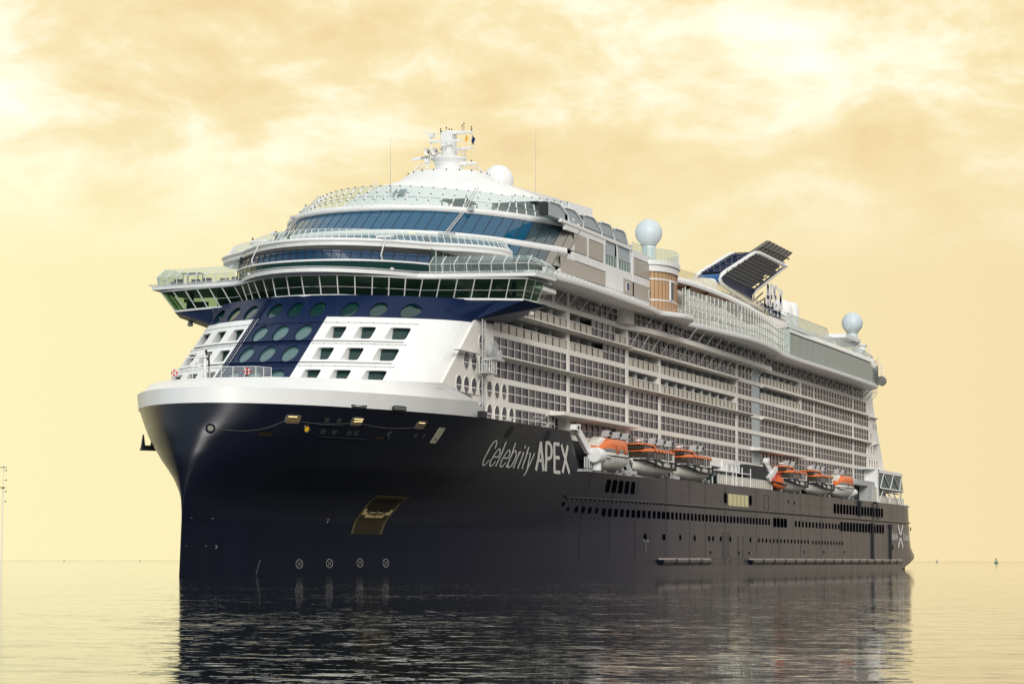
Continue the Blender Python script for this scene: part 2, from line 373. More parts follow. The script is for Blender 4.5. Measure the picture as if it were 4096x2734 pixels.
for x0, x1, z0, z1 in [(137, 144.5, 1.15, 1.95), (148, 157, 1.15, 1.95), (143.6, 146.6, 2.2, 5.9), (153, 156, 2.2, 5.4), (170.5, 173.5, 10.0, 12.3)]:
    sm_.path([onhull(x0, z0, .02), onhull(x1, z0, .02), onhull(x1, z1, .02), onhull(x0, z1, .02)], .03, 4, 0, True)
for x in (80.5, 90, 99, 112, 124, 133, 145, 165, 181, 197, 214, 232): sm_.path([onhull(x, z, .012) for z in (1.9, 4, 6, 8, 10, 12, 13.2)], .014, 4, 0)
for z in (4.3, 6.9, 11.2): sm_.path([onhull(x, z, .012) for x in range(60, 300, 12)], .025, 4, 0)
sm_.build('shell_door_seam', navy, hull)
# --- lettering: stroke glyphs bent onto the surface
GL = {
 'C': ([[(.93, .70), (.90, .85), (.78, .96), (.56, 1), (.33, .93), (.14, .76), (.05, .5), (.08, .24), (.25, .06), (.48, 0), (.7, .06), (.87, .24)]], 1.0),
 'e': ([[(.08, .37), (.92, .37), (.88, .55), (.74, .66), (.52, .7), (.3, .62), (.12, .44), (.06, .26), (.14, .09), (.34, 0), (.58, .02), (.85, .2)]], .95),
 'l': ([[(.2, 0), (.2, 1)]], .4), 'b': ([[(.12, 0), (.12, 1)], [(.12, .5), (.3, .66), (.55, .7), (.8, .6), (.92, .35), (.8, .1), (.55, 0), (.3, .05), (.12, .2)]], 1.0),
 'r': ([[(.15, 0), (.15, .68)], [(.15, .45), (.35, .63), (.65, .69)]], .62), 'i': ([[(.2, 0), (.2, .68)], [(.2, .83), (.2, .95)]], .4),
 't': ([[(.3, .9), (.3, .15), (.42, .02), (.62, .02)], [(.05, .66), (.62, .66)]], .6), 'y': ([[(.02, .68), (.42, 0)], [(.85, .68), (.3, -.22), (.1, -.27)]], .85),
 'u': ([[(.1, .68), (.1, .2), (.25, .02), (.5, 0), (.75, .1), (.85, .25)], [(.85, .68), (.85, 0)]], .95), 's': ([[(.8, .58), (.6, .69), (.3, .67), (.12, .53), (.3, .39), (.7, .3), (.85, .16), (.65, .01), (.3, 0), (.08, .14)]], .9),
 'A': ([[(.05, 0), (.5, 1)], [(.5, 1), (.95, 0)], [(.22, .36), (.78, .36)]], 1.0), 'P': ([[(.12, 0), (.12, 1), (.55, 1), (.82, .9), (.88, .72), (.78, .53), (.5, .45), (.12, .45)]], .95),
 'E': ([[(.9, 1), (.12, 1), (.12, 0), (.9, 0)], [(.12, .52), (.85, .52)]], .95), 'X': ([[(.05, 1), (.95, 0)], [(.95, 1), (.05, 0)]], 1.0),
 'W': ([[(.0, 1), (.25, 0), (.5, .9), (.75, 0), (1, 1)]], 1.15), 'R': ([[(.12, 0), (.12, 1), (.6, 1), (.85, .78), (.6, .52), (.12, .5)], [(.5, .5), (.9, 0)]], .95),
 'T': ([[(.0, 1), (1, 1)], [(.5, 1), (.5, 0)]], .9), 'S': ([[(.85, .85), (.55, 1), (.2, .9), (.15, .7), (.5, .52), (.85, .32), (.8, .1), (.45, 0), (.1, .15)]], .9),
 'I': ([[(.2, 0), (.2, 1)]], .4), 'L': ([[(.12, 1), (.12, 0), (.8, 0)]], .85), '7': ([[(.05, 1), (.9, 1), (.4, 0)]], .9), 'U': ([[(.1, 1), (.1, .2), (.5, 0), (.9, .2), (.9, 1)]], .95), 'G': ([[(.9, .8), (.5, 1), (.1, .6), (.15, .2), (.5, 0), (.9, .15), (.9, .5), (.55, .5)]], .95)}
def stroke(mb, pl, w, fn, m=0):           # pl in glyph units, w = (horizontal, vertical) half stroke, fn maps (a,b)->3D
    P2 = [Vector(p) for p in pl]; Lf, Rt = [], []; fine = []
    for i in range(len(P2) - 1):
        k = max(1, int((P2[i + 1] - P2[i]).length / .12))
        fine += [P2[i].lerp(P2[i + 1], j / k) for j in range(k)]
    fine.append(P2[-1])
    for i, p in enumerate(fine):
        d = (fine[min(i + 1, len(fine) - 1)] - fine[max(i - 1, 0)])
        dn = d.normalized() if d.length else Vector((0, 1)); nrm = Vector((-dn.y * w[0], dn.x * w[1]))
        Lf.append(fn(p.x + nrm.x, p.y + nrm.y)); Rt.append(fn(p.x - nrm.x, p.y - nrm.y))
    for i in range(len(fine) - 1): mb.add([Lf[i], Lf[i + 1], Rt[i + 1], Rt[i]], [(0, 1, 2, 3)], m)
def text(mb, word, x0, x1, z0, h, wx, wz, fn, italic=0., gap=.12):
    tot = sum(GL[c][1] for c in word) + gap * (len(word) - 1); k = (x1 - x0) / tot; x = x0
    for c in word:
        st, adv = GL[c]
        for pl in st:
            g = lambda a, b, x=x, adv=adv: fn(x + (a * adv + italic * b) * k, z0 + b * h)
            stroke(mb, pl, (wx / (k * adv), wz / h), g)
        x += (adv + gap) * k
def letters(parent, word, x0, x1, z0, h, wx, wz, fn, italic, gap, m):
    tot = sum(GL[c][1] for c in word) + gap * (len(word) - 1); k = (x1 - x0) / tot; x = x0
    for c in word:
        tx = MB(); text(tx, c, x, x + GL[c][1] * k, z0, h, wx, wz, fn, italic); tx.build('letter', m, parent); x += (GL[c][1] + gap) * k
name1 = empty('ship_name'); name1.parent = ship; letwhite = mat('lettering_white', (.88, .87, .82), .5)
letters(name1, 'Celebrity', 44.9, 59.6, 12.62, 2.8, .19, .08, lambda x, z: onhull(x, z, .05), -.78, .1, letwhite)
letters(name1, 'APEX', 61.3, 72.6, 12.58, 3.3, .38, .2, lambda x, z: onhull(x, z, .05), -1.45, .12, letwhite)
tx = MB(); text(tx, 'X', 288.2, 294.1, 4.4, 4.7, .55, .3, lambda x, z: onhull(x, z, .05)); text(tx, 'Celebrity', 279.9, 288, 6.05, 1.45, .16, .05, lambda x, z: onhull(x, z, .05)); text(tx, 'Cruises', 294.2, 301.6, 6.0, 1.45, .16, .05, lambda x, z: (x, -interp(x, [296, 300, 303, 305], [HB, HB, HB * .985, HB * .95]) - .08, z))
tx.build('company_mark', white, hull)
for x, z in ((18.74, 1.3), (23.96, 1.35), (29.49, 1.4), (34.4, 1.38)):
    th = MB(); ring = [(x + .62 * cos(a * pi / 10), z + .5 * sin(a * pi / 10)) for a in range(20)]
    for i in range(20):
        a, b2 = ring[i], ring[(i + 1) % 20]; sc = .82
        th.add([onhull(*a, .03), onhull(*b2, .03), onhull(x + (b2[0] - x) * sc, z + (b2[1] - z) * sc, .03), onhull(x + (a[0] - x) * sc, z + (a[1] - z) * sc, .03)], [(0, 1, 2, 3)])
    for q in ((.45, .35), (-.45, .35)):
        th.add([onhull(x - q[0], z - q[1], .035), onhull(x - q[0] + .12, z - q[1], .035), onhull(x + q[0] + .06, z + q[1], .035), onhull(x + q[0] - .06, z + q[1], .035)], [(0, 1, 2, 3)])
    th.build('thruster_mark', boatgr, hull)
tm = MB()
for x, z, w in ((1.6, 5.9, .25), (.9, 3.1, .25), (4.6, 5.9, .4), (3.8, 3.1, .3)): tm.add([onhull(x, z, .03), onhull(x + w, z, .03), onhull(x + w, z + .05, .03), onhull(x, z + .05, .03)], [(0, 1, 2, 3)])
text(tm, '7', 23, 23.7, 5.7, .45, .08, .03, lambda x, z: onhull(x, z, .03)); text(tm, '7', 5.2, 5.7, 2.8, .35, .08, .03, lambda x, z: onhull(x, z, .03))
for x in (176.5, 219.9, 246.9, 103): text(tm, 'TUG', x - 1.2, x + 1.2, 4.15, .4, .12, .05, lambda x, z: onhull(x, z, .04)); tm.add([onhull(x - .12, 2.8, .04), onhull(x + .12, 2.8, .04), onhull(x + .12, 3.9, .04), onhull(x - .12, 3.9, .04)], [(0, 1, 2, 3)])
for i in range(7): tm.add([onhull(11.6 + i * .1, .25 + i * .22, .03), onhull(11.75 + i * .1, .25 + i * .22, .03), onhull(11.75 + i * .1, .36 + i * .22, .03), onhull(11.6 + i * .1, .36 + i * .22, .03)], [(0, 1, 2, 3)])
tm.build('draught_marks', boatgr, hull, kind='stuff')
# bow fittings on the port shoulder
for x, z, lit in ((8.5, 16.13, .5), (16.4, 16.24, 1), (26.4, 16.3, .6)):
    mo = plate(x - .8, x + .8, z - .46, z + .46, .05, 5); plate(x - .7, x + .7, z - .38, z + .38, .09, 6, mb=mo, m=1)
    for k in range(8): xx = x - .65 + k * .19; mo.tube(onhull(xx, z - .4, .12), onhull(xx, z + .4, .12), .02, 4, 0)
    mo.tube(onhull(x - .6, z + .22, .13), onhull(x + .6 * lit, z + .22, .13), .05, 5, 2)
    if lit == 1: mo.tube(onhull(x - .5, z - .05, .13), onhull(x + .6, z + .02, .13), .05, 5, 2)
    mo.build('mooring_opening', [mat('frame_grey_blue_%d' % x, (.10, .10, .10), .5), warm, lamp], hull)
for x, z, m in ((1.9, 14.95, bronze), (10.4, 15.2, yellow), (22.3, 15.0, dark)):
    fl = MB(); c = Vector(onhull(x, z, 0)); nrm = (Vector(onhull(x + .6, z)) - Vector(onhull(x - .1, z))).cross(Vector(onhull(x, z + .5)) - Vector(onhull(x, z - .5))).normalized()
    if nrm.y > 0: nrm = -nrm
    q = nrm.to_track_quat('Z', 'Y')
    for r0, r1, o0, o1, mi in ((.52, .42, .0, .14, 0), (.42, .3, .14, .05, 0), (.3, .01, .05, .05, 1)):
        fl.loft([[tuple(c + q @ Vector((r0 * cos(k * pi / 8), r0 * sin(k * pi / 8), o0))) for k in range(16)], [tuple(c + q @ Vector((r1 * cos(k * pi / 8), r1 * sin(k * pi / 8), o1))) for k in range(16)]], mi, caps=False)
    fl.build('fairlead', [navy, m], hull)
for x, z in ((12.4, 16.2), (13.95, 16.2), (12.5, 15.02), (14, 15.02), (16.1, 15.0), (17.1, 15.04), (26.6, 15.2), (28, 15.2)):
    ml = plate(x - .45, x + .45, z - .38, z + .38, .05, 8); plate(x - .25, x + .25, z - .25, z + .25, .09, 6, mb=ml, m=1)
    ml.build('mooring_slot', [navy, dark], hull)
br = MB()
for x0, x1, z in ((11.2, 14.9, 15.66), (11.8, 18.8, 14.46)): br.path([onhull(lerp(x0, x1, k / 6), z, .1) for k in range(7)], .1, 6)
br.build('chafing_bar', navy, hull)
for x, z in ((6.15, 14.5), (21.0, 14.7)): plate(x - .7, x + .7, z - .16, z + .16, .05, 6).build('deck_light', bronze, hull)
wr = MB()
for a, b2, sg in (((2.3, 14.9), (7.6, 15.9), .9), ((9.4, 15.9), (15.4, 16.0), .25), ((17.3, 16.0), (25.5, 16.0), .4)):
    wr.path([onhull(lerp(a[0], b2[0], k / 12), lerp(a[1], b2[1], k / 12) - sg * 4 * (k / 12) * (1 - k / 12) * .6, .1) for k in range(13)], .018, 4)
wr.build('mooring_wire', boatgr, hull)
pk = MB(); q = [(29.3, 8.79), (35.7, 8.94), (33.4, 4.58), (27.6, 4.53)]; NP = 14
def pkp(u, v, o): return onhull(lerp(lerp(q[0][0], q[1][0], u), lerp(q[3][0], q[2][0], u), v), lerp(8.85, 4.55, v), o)
for a in range(NP):
    for c in range(NP):
        u0, u1, v0, v1 = a / NP, (a + 1) / NP, c / NP, (c + 1) / NP; uc, vc = u0 - .45, v0
        rim = a in (0, NP - 1) or c == 0
        k = 1 if (not rim and .40 - .12 * abs(uc) < vc < .53 - .1 * abs(uc)) else (3 if rim else (2 if vc < .4 else 0))  # lens streak is a painted reflection, cells above it painted shade
        pk.poly([pkp(u0, v0, .05), pkp(u1, v0, .05), pkp(u1, v1, .05), pkp(u0, v1, .05)], k)
for a in (-1, 1): pk.path([pkp(.47, .46, .12), pkp(.47 + a * .14, .475, .12), pkp(.47 + a * .27, .44, .12)], .07, 5, 4)
pk.tube(pkp(.47, .38, .12), pkp(.47, .52, .12), .08, 5, 4)
pk.build('anchor_pocket', [bronze, mat('pocket_glint', (.55, .42, .2), .3, .3), mat('pocket_shadow_bronze', (.010, .008, .003), .4, spec=.2), mat('pocket_rim_bronze', (.06, .05, .02), .4), dark], hull)
for x, z in ((47.1, 16.5), (60.3, 16.7)):
    vm = plate(x - .75, x + .75, z - .6, z + .6, .05, 6)
    for k in range(7): vm.tube(onhull(x - .65, z - .48 + k * .16, .08), onhull(x + .65, z - .48 + k * .16, .08), .03, 4)
    vm.build('louvre_vent', black, hull)
gy = plate(29.9, 31.0, 14.5, 16.2, .06, 9); gy.tube(onhull(30.0, 15.2, .1), onhull(30.9, 14.9, .1), .05, 4); gy.build('gangway_hatch', mat('hatch_beige', (.36, .33, .27), .5), hull)
# --- bow bulwark: flared lower facet and the inward-sloping visor
bw = MB(); ys = [-19.5 + i * 39 / 52 for i in range(53)]
def c_top(y): y = abs(y); return 2.6 + .07 * y * y + .00006 * y ** 4
def c_knk(y): y = abs(y); return 2.8 + .07 * y * y + .00003 * y ** 4
def c_vis(y): return 8.7 + .058 * (y * .923) ** 2
def z_vis(y): return 20.65 + .25 * (y / 19.5) ** 2
bw.loft([[(c_top(y), y * 1.0, HT) for y in ys], [(c_knk(y), y, 19.25) for y in ys]], 0, False, False)
bw.loft([[(c_knk(y), y, 19.25) for y in ys], [(c_vis(y), y * .923, z_vis(y)) for y in ys]], 0, False, False)
bw.loft([[(c_vis(y), y * .923, z_vis(y)) for y in ys], [(c_vis(y) + .35, y * .918, z_vis(y) - .03) for y in ys]], 0, False, False)
bw.poly([(c_vis(y) + .3, y * .915, 20.35) for y in ys] + [(40, 17.5, 20.35), (40, -17.5, 20.35)], 1)
bulwark = bw.build('bow_bulwark', [white, grey], ship)
for x in (15.9, 21.4):
    q = (c_top(-(sqrt((x - 2.6) / .077))),)
    sc_ = MB(); y = -sqrt((x - 2.6) / .0825); c = Vector((x, y - .05, 17.85)); tdir = Vector((c_top(y - .4) - c_top(y + .4), -.8, 0)).normalized()
    L4 = [c + tdir * (1.15 * math.copysign(abs(cos(a * pi / 8)) ** .4, cos(a * pi / 8))) + Vector((0, 0, .27 * math.copysign(abs(sin(a * pi / 8)) ** .6, sin(a * pi / 8)))) for a in range(16)]
    nn = Vector((-.75, -.65, 0)); sc_.prism([tuple(p + nn * .18) for p in L4], tuple(-nn * .4), 0)
    for k in (-.08, .08): sc_.tube(tuple(c + tdir * 1 + nn * .24 + UP * k), tuple(c - tdir * 1 + nn * .24 + UP * k), .025, 4, 1)
    sc_.build('scupper_opening', [dark, steel], bulwark)
def railing(name, pts, h, parent, r=.03, nbar=4, post=1.2, mats=white):
    mb = MB(); pts = [Vector(p) for p in pts]
    for k in range(1, nbar + 1): mb.path([p + UP * h * k / nbar for p in pts], r if k == nbar else r * .7, 5)
    for i in range(len(pts) - 1):
        d = pts[i + 1] - pts[i]; n = max(1, round(d.length / post))
        for j in range(n + (i == len(pts) - 2)): p = pts[i] + d * j / n; mb.tube(p, p + UP * h, r, 5)
    return mb.build(name, mats, parent)
railing('bow_railing', [(13.5, 7.9, 20.7), (10.5, 6.0, 20.7), (9.6, 1.5, 20.7), (10.4, -3.4, 20.7), (12.5, -4.2, 20.7)], 1.1, bulwark, .04, 5)
bm = MB(); bm.lathe((11.5, 3.0, 20.4), [(.28, 0), (.2, 1.2), (.16, 3.0), (.1, 3.1)], 10)
bm.box(11.2, 11.8, 2.6, 3.7, 23.0, 23.15); bm.box(11.4, 11.6, 3.0, 5.3, 22.98, 23.1); bm.box(11.2, 11.7, 4.0, 4.6, 22.0, 22.5)
bm.tube((11.5, 3.1, 21.9), (11.4, 4.4, 22.2), .1); bm.tube((11.5, 2.0, 23.3), (11.5, 4.4, 23.3), .04); bm.tube((11.6, 2.5, 20.4), (11.5, 2.6, 23.3), .1, 6, 1); bm.tube((11.5, 2.9, 23.1), (11.5, 2.9, 23.8), .14, 8, 1)
bm.build('bow_mast', [white, black], bulwark)
# --- raked front wall with round and recessed windows
def fc(z): return 20.5 + 1.347 * (z - 24)
fcon = [(.032 * y * y, y) for y in [0]]
def foff(s):        # s = y for |y|<=15.5, then rounds into the side up to s=19.5
    a = abs(s)
    if a <= 12.2: return .036 * a * a, a
    t_ = (a - 12.2) / 5.2; p0 = (5.36, 12.2); p1, p2 = ((8.4, 15.4), (20.0, 17.4)) if s > 0 else ((8.6, 16.9), (13.4, 17.36))
    return tuple((1 - t_) ** 2 * p0[k] + 2 * t_ * (1 - t_) * p1[k] + t_ * t_ * p2[k] for k in (0, 1))
def FS(s, z, o=0.):
    ox, y = foff(s); return (fc(z) + ox - o, math.copysign(y, s), z)
YC = [0, 2.6, -2.6, 6.05, -6.05, 8.85, -8.85, 11.75, -11.75]
sl_ = sorted({round(v, 3) for c in YC for v in (c - .95, c + .95)} | {-4.15, 4.15} | {sg * v for sg in (-1, 1) for v in (13.3, 13.9, 14.5, 15.1, 15.7, 16.3, 16.9, 17.4)})
zl_ = [20.25, 20.72, 22.1, 22.98, 25.02, 25.58, 27.62, 28.42, 28.55, 30.45, 31.35]
ZC = {21.41: 0, 24.0: 0, 26.6: 0, 29.3: 1}
fw = MB(); holes = []
for zi in range(len(zl_) - 1):
    for si in range(len(sl_) - 1):
        z0, z1, s0, s1 = zl_[zi], zl_[zi + 1], sl_[si], sl_[si + 1]; zc, sc_ = (z0 + z1) / 2, (s0 + s1) / 2
        blue = abs(sc_) < 4.15 or zc > 28.5
        zk = [k for k in ZC if z0 < k < z1]; yk = [y for y in YC if s0 < y < s1 and abs(s1 - s0 - 1.9) < .01]
        if zk and yk: holes.append((yk[0], zk[0], s0, s1, z0, z1, blue)); continue
        fw.add([FS(s0, z0), FS(s1, z0), FS(s1, z1), FS(s0, z1)], [(0, 3, 2, 1)], 1 if blue else 0, True)
NN = 24
for yc, zc, s0, s1, z0, z1, blue in holes:
    rnd = blue; e = 2.0 if rnd else 9.0; rx, rz = (.84, min(.96, (z1 - z0) / 2 - .04)) if rnd else (.82, min(.74, (z1 - z0) / 2 - .02))
    B, H = [], []
    for i in range(NN):
        a = 2 * pi * (i + .5) / NN; ca, sa = cos(a), sin(a); k = max(abs(ca), abs(sa))
        B.append(((s0 + s1) / 2 + (s1 - s0) / 2 * ca / k, (z0 + z1) / 2 + (z1 - z0) / 2 * sa / k))
        H.append((yc + rx * math.copysign(abs(ca) ** (2 / e), ca), (z0 + z1) / 2 + rz * math.copysign(abs(sa) ** (2 / e), sa)))
    BB = [FS(*p) for p in B]; HH = [FS(*p) for p in H]
    fw.add(BB + HH, [(i, NN + i, NN + (i + 1) % NN, (i + 1) % NN) for i in range(NN)], 1 if blue else 0)
    for cx_ in ((s0, z0), (s1, z0), (s1, z1), (s0, z1)):      # square the corners of the border loop
        near = sorted(range(NN), key=lambda i: (B[i][0] - cx_[0]) ** 2 + (B[i][1] - cx_[1]) ** 2)[:2]
        fw.add([FS(*cx_), FS(*B[near[0]]), FS(*B[near[1]])], [(0, 1, 2)], 1 if blue else 0)
    wn = MB()
    if rnd:
        I = [(p[0] + .35, p[1], p[2] - .0) for p in HH]
    else:                                                     # deep reveal, pane stands nearer upright than the raked wall
        ctr = sum(p[2] for p in HH) / NN
        I = [(p[0] + 1.6 - (p[2] - ctr) * 1.0, p[1] * 1.0, p[2]) for p in HH]
    wn.add(HH + I, [(i, (i + 1) % NN, NN + (i + 1) % NN, NN + i) for i in range(NN)], 0)
    wn.add(I, [list(range(NN))[::-1]], 1)
    wn.build('round_window' if rnd else 'recessed_window', [navy2 if rnd else white, aqua if (rnd and zc < 29) else greengl], None)  # top round row: darker glass paints in the shade of the bridge overhang
front = fw.build('front_wall', [white, navy2], ship)
for o in list(COL.objects):
    if o.parent is None and o.name.split('.')[0] in ('round_window', 'recessed_window'): o.parent = front
ra = MB()
for z in (22.55, 25.25, 27.85):
    for s0, s1 in ((-12.8, -4.4), (4.4, 12.8), (-3.9, 3.9)):
        pts = [FS(lerp(s0, s1, k / 14), z, .12) for k in range(15)]; ra.path(pts, .03, 4, 1 if abs(s0) < 4 else 0)
        for k in range(0, 15, 2): ra.sphere(pts[k], .09, 6, 1 if abs(s0) < 4 else 0)
for z in (23.0, 25.6):
    ra.loft([[FS(s * 12.6 / 14, z, o) for s in range(-14, 15)] for o in (0, .3)], 0, False, False)
ra.build('cleaning_rail', [steel, navy2], front)
gt = MB()
for y in (4.25, 4.6): gt.path([FS(y, z, .25) for z in (20.4, 24, 28, 31.2)], .09, 5)
for k in range(26): gt.tube(FS(4.25, 20.5 + k * .42, .25), FS(4.6, 20.5 + k * .42, .25), .04, 4)
gt.build('access_ladder', navy2, front)

# --- cabin block: core, side sheets, bands and posts
ROW = [17.1, 19.75, 22.37, 25.0, 27.62, 30.25, 32.9]; RH = 2.02; CW = 2.455; YO = -19.5
cb = MB()
core = [(36, 16.9), (49, 31), (51, 35.2), (262, 35.3), (262.5, 33), (274, 20), (276, 16.9)]
cb.prism([(x, -17.7, z) for x, z in core], (0, 32.2, 0), 1)
cb.prism([(x, -17.2, z) for x, z in ((77, 13.3), (77, 16.95), (285, 16.95), (285, 13.3))], (0, 31.5, 0), 0)
def wallx0(z): return max((fc(z * 1.0221 - .04) + 12.6 - 5.07) / 1.0221, interp(z, [17, 19.7, 20.6], [35, 33, 22]))
# forward corner sheet between the rounded front and the window grid
def sheet(x0, x1, z0, z1, m=0, y=YO):
    cb.box(x0, x1, y, -17.65, z0, z1, m)
for z0, z1, xe in ((HT - .3, 19.72, 46.9), (19.72, 20.6, 44.4), (20.6, 22.35, 44.4), (22.35, 24.98, 39.3), (24.98, 27.6, 39.3), (27.6, 28.3, 39.3)):
    cb.prism([(wallx0(z0) - .6, YO, z0), (xe, YO, z0), (xe, YO, z1), (wallx0(z1) - .6, YO, z1)], (0, 1.8, 0), 0)
for r, zb in enumerate(ROW):
    x0 = max(39.3, wallx0(zb) if r > 3 else 39.3); x1 = interp(zb, [16, 33], [278, 262.8]) - 4
    if r == 0: x0 = 46.9
    sheet(x0, x1, zb - .61, zb, 0, YO - .03)
for x0, x1, r0, r1 in ((66.3, 67.3, 0, 6), (91.9, 93.0, 0, 5), (107.9, 108.9, 0, 4), (152, 153, 0, 5), (242.7, 243.6, 0, 6), (208.5, 208.85, 1, 6), (197.5, 198.4, 4, 5)):
    sheet(x0, x1, ROW[r0], ROW[r1] + RH, 0, YO - .06)
# concave stair-tower face, bands running round it
cb.box(162.4, 168.3, YO + .12, -17.6, 17, 32.3, 2)
for zb in ROW[1:6]: cb.box(162.2, 168.4, YO - .02, -17.6, zb - .61, zb, 0)
# aft end: white tapering wall
for r, zb in enumerate(ROW):
    xa = [254.3, 256.5, 257.5, 258.6, 258.6, 256.2, 253][r]; e0, e1 = interp(zb - .6, [16, 33], [277.5, 262.5]), interp(zb + RH, [16, 33], [277.5, 262.5])
    zt_ = ROW[r + 1] - .6 if r < 6 else zb + RH
    cb.prism([(xa, YO, zb - .6), (e0, YO, zb - .6), (e1, YO, zt_), (xa, YO, zt_)], (0, 1.9, 0), 0)
cb.box(60, 93, -21.2, -17.6, 19.15, 19.6, 0); cb.box(162, 196, -21.0, -17.6, 19.15, 19.6, 0)
block = cb.build('cabin_block', [cream, grey, mat('stair_tower_blue_grey', (.42, .47, .48), .45)], ship)
# windows
def cellmesh(w=CW, h=RH):
    m = MB()
    m.box(0, w * .84, .07, .2, h * .54, h - .05, 1); m.box(0, w * .84, .05, .2, .06, h * .50, 1)
    m.box(w * .66, w * .84, .03, .06, .08, h * .49, 2); m.box(w * .84, w, .06, .2, 0, h, 2)
    m.box(0, w * .84, -.02, .2, h * .49, h * .54, 0); m.box(0, w, -.02, .2, h - .05, h, 0); m.box(0, w, -.02, .2, 0, .04, 0)
    m.box(w * .84, w * .945, -.02, .16, 0, h, 3); m.box(w * .955, w, -.03, .2, 0, h, 0)
    return m
cells = []
def run(r, x0, n, y=YO + .05, step=CW):
    for i in range(n): cells.append((x0 + i * step, y, ROW[r]))
for r in (0, 1, 2, 3): 
    a, n = {0: (46.9, 6), 1: (44.4, 9), 2: (39.35, 11), 3: (36.9, 12)}[r]; run(r, a, n)
    if r: run(r, 67.3, 10)
run(0, 64.2, 11, -18.3)
run(4, 82.0, 4); run(5, 77.1, 4)
for r in (0, 1, 2): run(r, 93.1, 6); run(r, 109, 17, step=2.52)
run(5, 93.1, 6); run(5, 109, 17, step=2.52)
for r in range(6): run(r, 153.1, 4, step=2.33)
for r in (0, 1, 2, 3):
    run(r, 168.4, 10, step=2.48); run(r, 193.5, 6, YO + .05, 2.48)
for r in (4, 5): run(r, 198.5, 4, step=2.48)
for r in range(6): run(r, 208.9, 14, step=2.41)
for r, n in enumerate((4, 5, 5, 6, 6, 5)): run(r, 243.7, n)
for x, n, y in ((93.1, 6, -20.5), (109, 24, -20.6)): run(6, x, n, y + .05)
run(6, 76, 7); run(6, 168.4, 36, step=2.44)
cells.sort(key=lambda c: (c[0] + 229) ** 2 + (c[2] * 2) ** 2)
wproto = None; rest = MB(); cm = cellmesh()
for i, c in enumerate(cells):
    if i < 99:
        if wproto is None: wproto = cm.build('cabin_window', [cream, cabglass, cabdark, finm], block); o = wproto
        else: o = wproto.copy(); COL.objects.link(o)
        o.location = c
    else:
        b0 = len(rest.v); rest.v += [(v[0] + c[0], v[1] + c[1], v[2] + c[2]) for v in cm.v]; rest.f += [[b0 + k for k in f] for f in cm.f]; rest.m += cm.m; rest.sm += cm.sm
rest.build('cabin_window', [cream, cabglass, cabdark, finm], block, kind='stuff')
# balconies (units of two bays)
def balcony(x0, x1, z, back=-17.72):
    m = MB(); n = max(1, round((x1 - x0) / 4.91)); w = (x1 - x0) / n; outs = []
    for i in range(n):
        m = MB(); a = x0 + i * w
        m.box(a + .02, a + w - .02, YO + .06, YO + .1, 0, 1.02, 1)
        k = max(1, round(w / CW))
        for j in range(k + 1): xx = a + j * w / k; m.box(xx - .09, xx + .09, YO + .0, YO + .14, 0, 1.02, 3)
        m.box(a, a + w, YO - .02, YO + .14, 1.02, 1.1, 0); m.box(a - .06, a + .06, YO + .25, back, 0, RH + .05, 5)
        m.box(a + .4, a + w - .3, back - .06, back - .02, .0, 1.95, 4); m.box(a + w * .5, a + w * .5 + .75, back - .1, back - .06, .0, 1.9, 3); m.box(a + .35, a + w - .25, back - .1, back - .05, 1.9, 2.0, 0)
        m.box(a + w * .62, a + w * .8, back - .9, back - .4, .0, .8, 3)
        o = m.build('balcony', [cream, balglass, dark, finm, cabdark, grey], block); o.location = (0, 0, z)
balcony(39.3, 66.3, ROW[4]); balcony(41.5, 66.3, ROW[5]); balcony(67.3, 82.0, ROW[4]); balcony(67.3, 77.1, ROW[5]); balcony(86.95, 91.9, ROW[5])
for r in (3, 4): balcony(93.0, 107.9, ROW[r]); balcony(108.9, 152, ROW[r])
for r in (4, 5): balcony(168.4, 197.5, ROW[r])
# round windows of the forward and aft corners
def oval(x, z, r=.86):
    m = MB(); n = 20; P3 = lambda k, rr, y: (x + rr * cos(2 * pi * k / n), y, z + rr * 1.06 * sin(2 * pi * k / n))
    m.loft([[P3(k, r + .1, YO + .25) for k in range(n)], [P3(k, r + .1, YO - .06) for k in range(n)], [P3(k, r, YO - .06) for k in range(n)], [P3(k, r, YO - .02) for k in range(n)]], 0, caps=False, smooth=False)
    m.poly([P3(k, r, YO - .02) for k in range(n)], 1); m.box(x - r, x + r, YO - .05, YO - .021, z - .2, z - .08, 0)
    h_ = [P3(k, r, YO - .024) for k in range(n // 2, n + 1)]; m.poly([(p[0], p[1], min(p[2], z - .2)) for p in h_], 2)
    return m.build('oval_window', [cream, cabdark, cabglass], block)
for x, z in [(27.9, 20.85), (30.3, 20.85), (32.75, 20.85), (37.8, 20.85), (40.4, 20.85), (42.85, 20.85), (30.25, 23.5), (32.73, 23.5), (35.2, 23.5), (37.2, 23.4), (35.2, 20.85), (35.2, 25.9),
             (35.3, 18.25), (37.85, 18.25), (40.4, 18.25), (42.9, 18.25), (45.4, 18.25)]: oval(x, z)
for x, z, r in [(260.4, 25.9, .7), (260.8, 23.3, .7), (263.4, 23.3, .7), (258.9, 20.7, .7), (261.4, 20.7, .7), (263.9, 20.7, .7), (266.4, 20.7, .7), (257, 18, .7), (259.6, 18, .7)]: oval(x, z, r)
for x in (262.6, 265.0): m = MB(); m.box(x, x + 1.6, YO - .05, YO, 27.5, 28.6); m.build('louvre_vent', grey, block)
